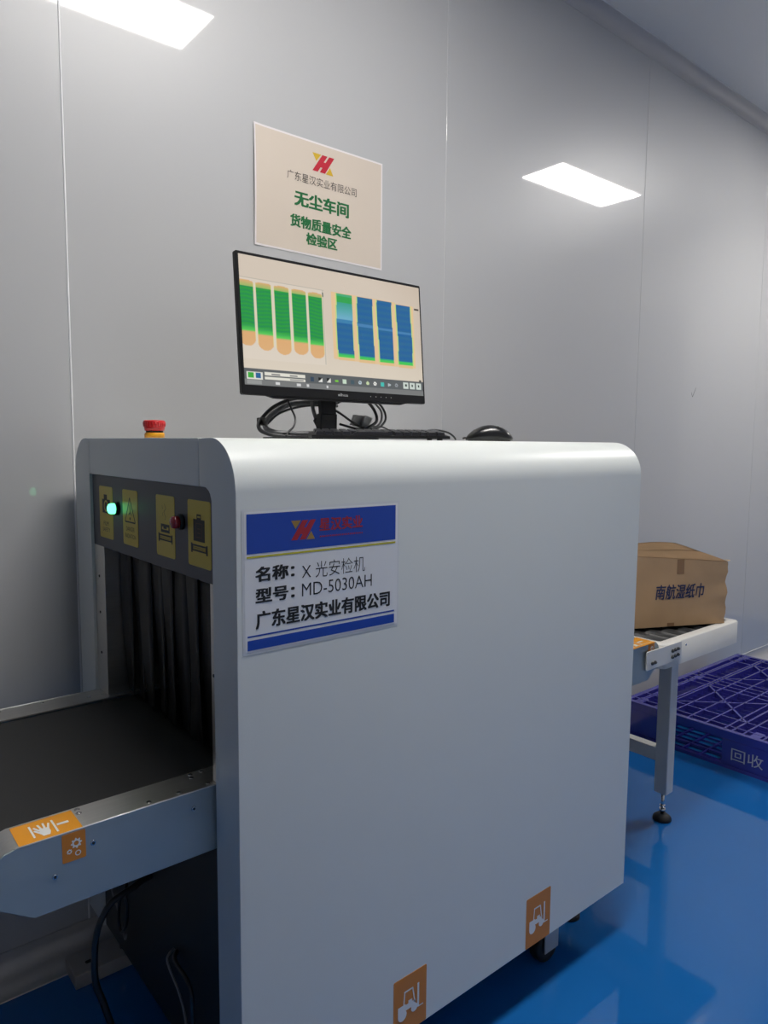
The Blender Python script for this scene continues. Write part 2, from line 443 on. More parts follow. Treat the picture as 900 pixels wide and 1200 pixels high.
# 2: triangle, DANGER RADIATION
cx = -(ST[1][0]+ST[1][1])/2
mb = MB()
P3 = [(cx-0.027, 1.105), (cx+0.027, 1.105), (cx, 1.153)]
for i in range(3): line2(mb, F, P3[i], P3[(i+1) % 3], 0.0028, hh)
line2(mb, F, (cx, 1.139), (cx, 1.124), 0.0022, hh+.0001); line2(mb, F, (cx, 1.124), (cx-0.007, 1.119), 0.002, hh+.0001); line2(mb, F, (cx, 1.124), (cx+0.007, 1.119), 0.002, hh+.0001)
disc(mb, F, cx, 1.112, 0.003, hh+.0001)
mb.build('pictogram', M['ink'], stick[1])
text(F, 'DANGER', cx-0.022, cx+0.022, 1.087, 1.0955, hh, M['brownink'], stick[1])
text(F, 'RADIATION', cx-0.028, cx+0.028, 1.073, 1.0815, hh, M['brownink'], stick[1])
# 3: flame-like figure over luggage on belt
cx = -(ST[2][0]+ST[2][1])/2
mb = MB(); 
for a_, b_ in (((cx-0.002, 1.153), (cx+0.004, 1.145)), ((cx+0.004, 1.145), (cx-0.005, 1.138)), ((cx-0.005, 1.138), (cx+0.003, 1.130)), ((cx+0.003, 1.130), (cx, 1.124)), ((cx-0.012, 1.150), (cx-0.010, 1.143)), ((cx-0.011, 1.137), (cx-0.009, 1.131))):
    line2(mb, F, a_, b_, 0.0012, hh)
mb.build('pictogram', M['brownink'], stick[2])
mb = MB(); frame2(mb, F, cx-0.019, cx+0.019, 1.102, 1.117, 0.005, hh); rect2(mb, F, cx-0.008, cx+0.006, 1.1085, 1.113, hh)
rect2(mb, F, cx-0.031, cx-0.026, 1.084, 1.100, hh); rect2(mb, F, cx+0.026, cx+0.031, 1.084, 1.100, hh); frame2(mb, F, cx-0.026, cx+0.026, 1.087, 1.0985, 0.0025, hh)
for k in range(3): rect2(mb, F, cx-0.022, cx+0.022, 1.0902+k*0.0026, 1.0910+k*0.0026, hh)
mb.build('pictogram', M['ink'], stick[2])
# 4: suitcase on belt
cx = -(ST[3][0]+ST[3][1])/2
mb = MB(); rect2(mb, F, cx-0.021, cx+0.021, 1.101, 1.137, hh); frame2(mb, F, cx-0.008, cx+0.008, 1.137, 1.1455, 0.0028, hh)
rect2(mb, F, cx-0.031, cx-0.025, 1.081, 1.097, hh); rect2(mb, F, cx+0.025, cx+0.031, 1.081, 1.097, hh); frame2(mb, F, cx-0.025, cx+0.025, 1.084, 1.0955, 0.0025, hh)
for k in range(3): rect2(mb, F, cx-0.021, cx+0.021, 1.0872+k*0.0026, 1.0880+k*0.0026, hh)
mb.build('pictogram', M['ink'], stick[3])
mb = MB(); frame2(mb, F, cx-0.011, cx+0.011, 1.107, 1.131, 0.0012, hh+.0002); rect2(mb, F, cx-0.006, cx+0.006, 1.121, 1.1225, hh+.0002); rect2(mb, F, cx-0.006, cx+0.006, 1.114, 1.1155, hh+.0002)
mb.build('pictogram', M['brownink'], stick[3])
# indicator lamps
for nm, y, z, m, lab in (('indicator_lamp', 0.5130, 1.1268, M['green'], 'lit green indicator lamp'), ('indicator_lamp', 0.2030, 1.1275, M['redlamp'], 'unlit red indicator lamp')):
    o = MB().lathe((0.006, y, z), [(0.0135, 0), (0.0135, 0.005), (0.012, 0.007)], axis=(-1, 0, 0)).build('lamp_bezel', M['ink'], X, loc=(0.006, y, z))
    MB().lathe((0.006, y, z), [(0.0108, 0.007), (0.0108, 0.014), (0.0095, 0.0175), (0.006, 0.0195), (0.001, 0.020)], axis=(-1, 0, 0)).build(nm, m, o, label=lab)
# curtain strips hanging in the tunnel mouths
for xs in (0.040, L-0.040):
    n = 9; y0 = 0.108; w = (0.600-y0)/n
    for i in range(n):
        mb = MB(); rows = 10; a = y0+i*w; ph = random.uniform(-1, 1)
        v = []
        for k in range(rows+1):
            z = ZH-0.002-(ZH-0.720)*k/rows
            sx = 0.006*math.sin(k/rows*2.2+ph)*k/rows+0.004*(i % 2)
            tw = 0.010*math.sin(ph*2+k*0.25)*(0.3+k/rows)
            v.append([Vector((xs+sx-tw/2, a+0.001, z)), Vector((xs+sx+0.003, a+w/2, z)), Vector((xs+sx+tw/2, a+w-0.001, z))])
        for k in range(rows):
            for q in range(2):
                f_ = mb.poly([v[k][q], v[k][q+1], v[k+1][q+1], v[k+1][q]])
        bmesh.ops.remove_doubles(mb.bm, verts=mb.bm.verts, dist=1e-5)
        r_ = bmesh.ops.solidify(mb.bm, geom=mb.bm.faces[:], thickness=0.0016)
        for f_ in mb.bm.faces: f_.smooth = True
        mb.build('curtain_strip', M['curtain'], X)
# belt running through
mb = MB()
mb.box(-0.300, L+0.270, 0.153, 0.587, 0.7025, 0.7065)
mb.cyl((-0.292, 0.153, 0.6665), (-0.292, 0.587, 0.6665), 0.040, n=28)
mb.cyl((L+0.262, 0.153, 0.6665), (L+0.262, 0.587, 0.6665), 0.040, n=28)
mb.box(-0.292, L+0.262, 0.153, 0.587, 0.6265, 0.6305)
mb.build('conveyor_belt', M['belt'], X)
# conveyor side rails (channel: outer side plate + top flange), entry and exit
def rail(xin, xout, ya, yb, zt=0.711, zb=0.6022, xin2=None):
    """box-like channel from x=xin (in the machine) to the nose at xout; ya outer side, yb inner edge of flange"""
    s = 1 if xout > xin else -1
    r = 0.028
    top = [(xin, zt), (xout-s*0.036, zt), (xout-s*0.020, zt-0.004), (xout-s*0.008, zt-0.013), (xout, zt-0.028), (xout, zt-0.062), (xout-s*0.012, zt-0.080), (xout-s*0.055, zb), (xin, zb)]
    side = MB().prism(xz(top, ya), (0, 0.003 if yb > ya else -0.003, 0), bev=0.0006, seg=1)
    o = side.build('side_rail', M['steel_side'], X)
    t = 0.003; up_ = top[:7]
    dn = [(a-s*0.000 if i < 2 else a-s*t, b-t) for i, (a, b) in enumerate(up_)]
    mb = MB()
    mb.prism(xz(up_+dn[::-1], ya+(0.0031 if yb > ya else -0.0031)), (0, (yb-ya)-(0.0031 if yb > ya else -0.0031), 0))
    fl = mb.build('rail_cover', M['steel'], X)
    for q in fl.data.polygons: q.use_smooth = True
    fl.data.set_sharp_from_angle(angle=math.radians(35))
    # bright folded edge
    MB().cyl((xin, ya+(0.001 if yb > ya else -0.001), zt-0.0004), (xout-s*0.034, ya+(0.001 if yb > ya else -0.001), zt-0.0004), 0.0012, n=8).build('folded_edge', M['edge'], X)
    return o
rail(0.010, -0.326, 0.0850, 0.1500)
rail(0.010, -0.326, 0.6590, 0.5900)
rail(L-0.010, L+0.296, 0.0950, 0.1500)
rail(L-0.010, L+0.296, 0.6590, 0.5900)
# inner continuation of the flanges below the liners
for a, b in ((0.1008, 0.1500), (0.5900, 0.6042)):
    MB().box(0.0102, L-0.0102, a, b, 0.7075, 0.711).build('rail_cover', M['steel'], X)
# nose covers between rails
for s, xn in ((-1, -0.336), (1, L+0.304)):
    pts = [(xn-s*0.004, 0.6970), (xn, 0.6850), (xn, 0.645), (xn-s*0.012, 0.628), (xn-s*0.050, 0.608), (xn-s*0.050, 0.6055), (xn-s*0.0105, 0.6255), (xn+s*0.0025, 0.644), (xn+s*0.0025, 0.6855), (xn-s*0.0015, 0.6980)]
    MB().prism(xz(pts, 0.1502), (0, 0.4396, 0)).build('nose_plate', M['steel'], X)
# screws on the rails
def screw(p, n, r=0.0044, m='screw'):
    p = Vector(p); n = Vector(n)
    MB().cyl(p, p+n*0.0012, r, r*0.8, n=12).build('screw', M[m], X)
import itertools
for p_ in ((-0.195, 0.142), (-0.196, 0.130), (-0.103, 0.096), (-0.055, 0.096), (-0.015, 0.142), (-0.018, 0.130), (0.005, 0.142), (-0.005, 0.096), (-0.200, 0.645), (-0.118, 0.645), (-0.03, 0.62), (0.0, 0.62)):
    screw((p_[0], p_[1], 0.711), (0, 0, 1))
for p_ in ((-0.190, 0.683), (-0.243, 0.652), (-0.035, 0.683)):
    screw((p_[0], 0.0849, p_[1]), (0, -1, 0), 0.0042, 'screw')
    MB().cyl((p_[0], 0.0836, p_[1]), (p_[0], 0.0833, p_[1]), 0.0022, n=6).build('screw_socket', M['ink'], X)
MB().cyl((L+0.235, 0.0949, 0.660), (L+0.235, 0.0940, 0.660), 0.004, n=10).build('screw_socket', M['ink'], X)
# orange finger-trap stickers on the rails
def gear(mb, F, cx, cy, r, h, teeth=8):
    P = []
    for i in range(teeth*4):
        a = 2*math.pi*i/(teeth*4); q = r if (i % 4) in (0, 1) else r*0.74
        P.append((cx+q*math.cos(a), cy+q*math.sin(a)))
    n = len(P)
    for i in range(n):
        a, b = P[i], P[(i+1) % n]
        ia = (cx+(a[0]-cx)*0.42*r/math.hypot(a[0]-cx, a[1]-cy), cy+(a[1]-cy)*0.42*r/math.hypot(a[0]-cx, a[1]-cy))
        ib = (cx+(b[0]-cx)*0.42*r/math.hypot(b[0]-cx, b[1]-cy), cy+(b[1]-cy)*0.42*r/math.hypot(b[0]-cx, b[1]-cy))
        F.flat(mb, [a, b, ib, ia], h)
def finger_sticker(x0, x1, ysurf, zs):
    T = Face2((x0, 0.0850, zs), (1, 0, 0), (0, 1, 0)); w = x1-x0
    mb = MB(); T.slab(mb, [(0, 0.0005), (w, 0.0005), (w, 0.060), (0, 0.060)], 0.0, 0.0005)
    st = mb.build('hazard_sticker', M['orange'], X, loc=(x0, 0.085, zs), label='orange sticker with a white hand between two bars')
    h = 0.0008; mb = MB()
    for p_, q_, t_ in (((w*0.27, 0.012), (w*0.27, 0.048), 0.0028), ((w*0.63, 0.010), (w*0.63, 0.048), 0.0028), ((w*0.67, 0.030), (w*0.86, 0.030), 0.0060)):
        mb = MB(); line2(mb, T, p_, q_, t_, h); mb.build('printed_bar', M['white'], st)
    mb = MB()
    cx, cy = w*0.455, 0.021
    mb.poly([T.at(cx+0.0072*sx_, cy+0.011*sy_, h) for sx_, sy_ in ((-1, -.2), (-.6, -1), (.6, -1), (1, -.2), (1, .8), (.5, 1.0), (-.8, 1.0))])
    for dx, l_, an in ((-0.0060, 0.014, 112), (-0.0022, 0.0185, 98), (0.0018, 0.0195, 88), (0.0056, 0.016, 76)):
        ang = math.radians(an); line2(mb, T, (cx+dx, cy+0.006), (cx+dx+l_*math.cos(ang), cy+0.006+l_*math.sin(ang)), 0.0029, h+0.0001)
    line2(mb, T, (cx-0.005, cy-0.004), (cx-0.0122, cy+0.010), 0.0034, h+0.0001)
    mb.build('pictogram', M['white'], st)
    return st
def gear_sticker(x0, x1, y, z0, z1):
    T = Face2((x0, y, z0), (1, 0, 0), (0, 0, 1)); w, hgt = x1-x0, z1-z0
    mb = MB(); T.slab(mb, rrect(0, w, 0, hgt, 0.002, 3), 0.0, 0.0004)
    st = mb.build('hazard_sticker', M['dull_orange'], X, loc=(x0, y, z0), label='dull orange sticker with white gear wheels')
    mb = MB(); gear(mb, T, w*0.60, hgt*0.60, w*0.24, 0.0007); gear(mb, T, w*0.30, hgt*0.36, w*0.12, 0.0007)
    ring(mb, T, w*0.66, hgt*0.24, w*0.13, w*0.085, 0.0007, n=14)
    mb.build('pictogram', M['white'], st)
finger_sticker(-0.2865, -0.2030, 0.085, 0.7110)
gear_sticker(-0.2325, -0.2003, 0.0850, 0.6665, 0.7085)
finger_sticker(L+0.12, L+0.258, 0.095, 0.7110)
gear_sticker(L+0.236, L+0.268, 0.0950, 0.6665, 0.7085)
# forklift stickers low on the near side
S = Face2((0, 0, 0), (1, 0, 0), (0, 0, 1))
def forklift(x0, x1, z0, z1, label):
    T = Face2((x0, 0, z0), (1, 0, 0), (0, 0, 1)); w, h_ = x1-x0, z1-z0
    mb = MB(); T.slab(mb, rrect(0, w, 0, h_, 0.003, 3), 0.0, 0.0005)
    st = mb.build('forklift_sticker', M['dull_orange'], X, loc=(x0, 0, z0), label=label)
    h = 0.0008; mb = MB(); u = w
    rect2(mb, T, u*0.20, u*0.66, h_*0.40, h_*0.50, h)
    rect2(mb, T, u*0.13, u*0.36, h_*0.35, h_*0.52, h+.0001)
    disc(mb, T, u*0.26, h_*0.345, u*0.13, h+.0002); disc(mb, T, u*0.62, h_*0.365, u*0.10, h+.0002)
    line2(mb, T, (u*0.30, h_*0.50), (u*0.33, h_*0.72), u*0.035, h); line2(mb, T, (u*0.31, h_*0.73), (u*0.58, h_*0.73), u*0.04, h)
    line2(mb, T, (u*0.57, h_*0.73), (u*0.64, h_*0.45), u*0.035, h)
    line2(mb, T, (u*0.74, h_*0.33), (u*0.74, h_*0.76), u*0.055, h+.0001); line2(mb, T, (u*0.74, h_*0.335), (u*0.90, h_*0.335), u*0.03, h)
    rect2(mb, T, u*0.44, u*0.56, h_*0.50, h_*0.55, h)
    mb.build('pictogram', M['white'], st)
forklift(0.3135, 0.3973, ZB+0.0005, 0.2605, 'orange forklift sticker nearer the entry end')
forklift(0.6980, 0.7835, ZB+0.0005, 0.2615, 'orange forklift sticker nearer the exit end')
# emergency stop on the top cover
e = MB().lathe((0.043, 0.405, H), [(0.0185, 0), (0.0185, 0.009), (0.017, 0.0105)]).build('emergency_stop', M['collar'], X, loc=(0.043, 0.405, H), label='red emergency stop button on a yellow collar')
MB().lathe((0.043, 0.405, H), [(0.0160, 0.0105), (0.0160, 0.0140)]).build('stem', M['ink'], e)
mb = MB(); mb.lathe((0.043, 0.405, H), [(0.0182, 0.0140), (0.0192, 0.020), (0.0206, 0.029), (0.0206, 0.0315), (0.0185, 0.034), (0.010, 0.0345), (0.0005, 0.0345)], n=36)
for k in range(24):
    a = 2*math.pi*k/24; mb.cyl((0.043+0.0196*math.cos(a), 0.405+0.0196*math.sin(a), H+0.022), (0.043+0.0204*math.cos(a), 0.405+0.0204*math.sin(a), H+0.030), 0.0009, n=6)
mb.build('push_cap', M['red'], e)
# castors and levelling feet
def castor(x, y, nm='castor'):
    o = MB().box(x-0.035, x+0.035, y-0.03, y+0.03, ZB-0.010, ZB+0.002, bev=0.002).build('castor', M['plate'], X, loc=(x, y, ZB-0.01))
    mb = MB(); mb.box(x-0.026, x+0.026, y-0.024, y-0.020, 0.035, ZB-0.0102, bev=0.001); mb.box(x-0.026, x+0.026, y+0.020, y+0.024, 0.035, ZB-0.0102, bev=0.001); mb.box(x-0.026, x+0.026, y-0.024, y+0.024, ZB-0.018, ZB-0.0102, bev=0.001)
    mb.build('fork', M['plate'], o)
    MB().lathe((x, y-0.016, 0.0415), [(0.030, 0), (0.040, 0.003), (0.0415, 0.008), (0.0415, 0.024), (0.040, 0.029), (0.030, 0.032)], axis=(0, 1, 0)).build('wheel', M['rubber'], o)
def foot(x, y, ztop, name='levelling_foot', parent=X, padr=0.03):
    o = MB().lathe((x, y, 0), [(padr, 0), (padr, 0.006), (padr*0.93, 0.012), (padr*0.6, 0.020), (padr*0.4, 0.022)]).build(name, M['rubber'], parent, loc=(x, y, 0))
    MB().cyl((x, y, 0.021), (x, y, ztop), 0.006, n=14).build('threaded_rod', M['chrome'], o)
    MB().cyl((x, y, 0.030), (x, y, 0.040), 0.011, n=6).build('nut', M['chrome'], o)
    MB().cyl((x, y, 0.046), (x, y, 0.052), 0.009, n=12).build('nut', M['chrome'], o)
for x_, y_ in ((0.865, 0.075), (0.20, 0.075), (0.865, 0.60), (0.20, 0.60)): castor(x_, y_)
for x_, y_ in ((1.050, 0.135), (0.06, 0.105), (1.035, 0.62)): foot(x_, y_, ZB+0.002)
# bolted floor plate under the far entry corner
mb = MB(); mb.box(-0.060, 0.12, 0.688, 0.770, 0.0003, 0.0335, bev=0.002)
fp = mb.build('outrigger_plate', M['plate'], X, label='pale metal plate with a slot under the far corner')
mb = MB(); mb.prism(xy(rrect(-0.028, -0.012, 0.716, 0.727, 0.004, 4), 0.0336), (0, 0, 0.0004)); mb.build('slot', M['ink'], fp)
MB().cyl((0.06, 0.72, 0.0337), (0.06, 0.72, 0.1439), 0.008, n=12).build('stud', M['chrome'], fp)
# gusset and dark hanging cables below the entry conveyor
mb = MB(); mb.prism([(0.004, 0.28, 0.600), (0.004, 0.28, 0.49), (-0.13, 0.28, 0.600)], (0, 0.004, 0)); mb.build('gusset', M['black'], X)
mb = MB(); mb.prism([(-0.002, 0.55, 0.597), (-0.002, 0.55, 0.50), (-0.10, 0.55, 0.597)], (0, 0.004, 0)); mb.build('gusset', M['black'], X)

# ================================================================== LOOSE CABLES BELOW THE ENTRY CONVEYOR
P_ = [on(*q) for q in ((172, 1031, .375), (165, 1033, .37), (156, 1040, .365), (142, 1049, .36), (128, 1061, .36), (115.6, 1086, .36), (111, 1114, .36), (112, 1150, .36), (121, 1175, .36), (130, 1200, .36))]
P_[0] = Vector((0.004, P_[0].y, P_[1].z)) if P_[1].x < 0.004 else P_[0]
e_ = P_[-1]
P_ += [Vector((e_.x+0.02, e_.y, e_.z*0.5)), Vector((e_.x+0.06, e_.y+0.01, 0.012)), Vector((e_.x+0.14, e_.y+0.03, 0.0085)), Vector((e_.x+0.30, e_.y+0.05, 0.0085))]
t = MB().tube(P_, 0.0062, n=10).build('power_cable', M['cable'], loc=P_[-2])
t['label'] = 'thick black cable arching down to the floor under the entry conveyor'; t['category'] = 'cable'
def loose(pts, xs, r, m, name, label, tail=True):
    P_ = [onx(a, b, xs) for a, b in pts]
    if tail:
        e_ = P_[-1]; P_ += [Vector((xs, e_.y-0.02, e_.z*.5)), Vector((xs-0.008, e_.y-0.03, r+0.0008)), Vector((xs-0.06, e_.y-0.02, r+0.0008))]
    P_[0].x = 0.0045
    o = MB().tube(P_, r).build(name, m, loc=min(P_, key=lambda q: q.z)); o['label'] = label; o['category'] = 'cable'
loose([(130, 1030), (131, 1040), (137, 1061), (142, 1082), (146.5, 1100), (148, 1094)], -0.010, 0.0022, M['cable_l'], 'thin_cable', 'thin pale cable end dangling just under the entry conveyor beside the thick black cable', tail=False)
loose([(140, 1028), (147, 1045), (149.5, 1064), (147.5, 1085), (142, 1092), (139, 1075), (141, 1050)], -0.016, 0.0034, M['cable'], 'black_cable', 'small black cable loop close under the entry conveyor', tail=False)
loose([(194, 1116), (196, 1122), (199, 1136), (210, 1164), (218, 1200)], -0.012, 0.0022, M['cable_l'], 'thin_cable', 'thin pale cable running down the black chassis face to the floor')
loose([(197, 1119), (205, 1126), (220, 1150), (225, 1171), (226, 1197)], -0.012, 0.0040, M['cable'], 'black_cable', 'bowed black cable hanging to the right of the thin pale one on the chassis face')

# ================================================================== LOGO
def logo(F, x0, y0, w, h, ht, parent, mg, mr):
    q = lambda a, b: (x0+a*w, y0+b*h)
    mb = MB(); F.flat(mb, [q(0, 1), q(.18, .58), q(.41, 1)], ht); F.flat(mb, [q(.64, 0), q(1, 0), q(.84, .42)], ht)
    mb.build('logo_triangles', mg, parent)
    mb = MB()
    F.flat(mb, [q(0, .02), q(.25, .02), q(.72, 1), q(.47, 1)], ht)
    F.flat(mb, [q(.345, .02), q(.60, .02), q(1.05, 1), q(.80, 1)], ht)
    F.flat(mb, [q(.385, .30), q(.53, .30), q(.665, .62), q(.53, .62)], ht+0.0001)
    mb.build('logo_letter', mr, parent)

# ================================================================== NOTICE ON THE MACHINE
N = thing('machine_sign', (0.163, 0, 0.9475), 'white laminated sign with blue bands taped to the side of the x-ray machine', 'sign')
sx0, sx1, sz0, sz1 = 0.0130, 0.3115, 0.9465, 1.1595
def sheet(F, x0, x1, y0, y1, ht, warp, nx=16, ny=10, th=0.0004):
    mb = MB(); vs = [[mb.bm.verts.new(F.at(x0+(x1-x0)*i/nx, y0+(y1-y0)*j/ny, ht+warp(x0+(x1-x0)*i/nx, y0+(y1-y0)*j/ny))) for i in range(nx+1)] for j in range(ny+1)]
    for j in range(ny):
        for i in range(nx):
            f_ = mb.bm.faces.new([vs[j][i], vs[j][i+1], vs[j+1][i+1], vs[j+1][i]]); f_.smooth = True
    return mb
flat0 = lambda a, b: 0.0
sheet(S, sx0-0.004, sx1+0.004, sz0-0.004, sz1+0.004, 0.0006, flat0, 2, 2, 0.0003).build('laminate', M['film_w'], N)
sheet(S, sx0, sx1, sz0, sz1, 0.0010, flat0, 2, 2, 0.0003).build('paper', M['paper_w'], N)
hs = 0.0013
def band(F, x0, x1, y0, y1, m, parent, ht, name='printed_band'):
    mb = MB(); rect2(mb, F, x0, x1, y0, y1, ht); mb.build(name, m, parent)
band(S, 0.0165, 0.3065, 1.0960, 1.1560, M['p_blue'], N, hs)
band(S, 0.0165, 0.3065, 1.0895, 1.0925, M['p_yel'], N, hs)
band(S, 0.0165, 0.3050, 0.9690, 0.9715, M['p_blue'], N, hs)
band(S, 0.0165, 0.3050, 0.9490, 0.9645, M['p_blue'], N, hs)
logo(S, 0.0940, 1.1105, 0.044, 0.031, hs+0.0003, N, M['d_gold'], M['d_red'])
text(S, '星汉实业', 0.1465, 0.2340, 1.1215, 1.1435, hs+0.0003, M['d_red'], N, bold=0.03)
mb = MB()
for k in range(22): rect2(mb, S, 0.1475+k*0.0040, 0.1499+k*0.0040, 1.1120, 1.1145, hs+0.0003)
mb.build('fine_print', M['d_red'], N)
text(S, '名称：', 0.0305, 0.1000, 1.0520, 1.0760, hs, M['ink'], N, bold=0.040)
text(S, 'X 光安检机', 0.1135, 0.2395, 1.0475, 1.0735, hs, M['ink'], N, bold=-0.008)
text(S, '型号：', 0.0305, 0.1000, 1.0190, 1.0430, hs, M['ink'], N, bold=0.040)
text(S, 'MD-5030AH', 0.1135, 0.2545, 1.0200, 1.0410, hs, M['ink'], N, bold=-0.006)
text(S, '广东星汉实业有限公司', 0.0305, 0.2950, 0.9790, 1.0080, hs, M['ink'], N, bold=0.040)

# ================================================================== NOTICE ON THE WALL
Pz = thing('wall_notice', (0.717, YW, 1.799), 'pinkish paper notice with green lettering taped on the wall above the monitor', 'poster')
B = Face2((0, YW, 0), (1, 0, 0), (0, 0, 1))
px0, px1, pz0, pz1 = 0.5000, 0.9345, 1.7995, 2.1055
def wp(a, b):
    u = (a-px0)/(px1-px0); v = (b-pz0)/(pz1-pz0)
    return 0.0022*math.exp(-((u-0.10)/0.12)**2)*math.exp(-((v-.55)/.3)**2)+0.004*max(0, 0.04-u)/0.04*(0.5+0.5*math.sin(v*3.1))
sheet(B, px0-0.005, px1+0.005, pz0-0.005, pz1+0.005, 0.0012, wp).build('laminate', M['film'], Pz)
sheet(B, px0, px1, pz0, pz1, 0.0016, wp).build('paper', M['paper'], Pz)
hp = 0.0022
logo(B, 0.6830, 2.0300, 0.072, 0.050, hp, Pz, M['p_gold'], M['p_red'])
text(B, '广东星汉实业有限公司', 0.5985, 0.8400, 1.9900, 2.0145, hp, M['p_dark'], Pz, bold=-0.004, warp=wp)
text(B, '无尘车间', 0.6220, 0.8120, 1.9225, 1.9660, hp, M['p_green'], Pz, bold=0.042, warp=wp)
text(B, '货物质量安全', 0.6080, 0.8210, 1.8640, 1.9000, hp, M['p_green'], Pz, bold=0.040, warp=wp)
text(B, '检验区', 0.6610, 0.7700, 1.8230, 1.8580, hp, M['p_green'], Pz, bold=0.040, warp=wp)

# ================================================================== MONITOR
MON = thing('monitor', (0.49, 0.47, H), 'black desktop monitor showing green and blue scan images', 'monitor')
tilt = math.radians(5.0)
mo = Vector((0.2400, 0.420, 1.3632))       # lower left front corner
MU = Vector((1, 0, 0)); MV = Vector((0, math.sin(tilt), math.cos(tilt)))
MW, MH = 0.5230, 0.3010
DF = Face2(mo, MU, MV)                     # n points to the viewer
def mbox(mb, a0, a1, b0, b1, h0, h1, bev=0):
    mb.prism([DF.at(a, b, h0) for a, b in rrect(a0, a1, b0, b1, 0.004, 3)], DF.n*(h1-h0), bev=bev, seg=2); return mb
mbox(MB(), 0, MW, 0, MH, -0.012, 0, bev=0.0012).build('housing', M['mon'], MON)
mb = MB(); mb.prism([DF.at(a, b, -0.040) for a, b in rrect(0.02, MW-0.02, 0.006, 0.17, 0.012, 4)], DF.n*0.028, bev=0.006); mb.build('rear_cover', M['mon'], MON)
mb = MB(); mb.prism([DF.at(a, b, -0.010) for a, b in [(0.06, 0), (MW-0.06, 0), (MW-0.08, -0.005), (0.08, -0.005)]], DF.n*0.008); mb.build('button_lip', M['mon'], MON)
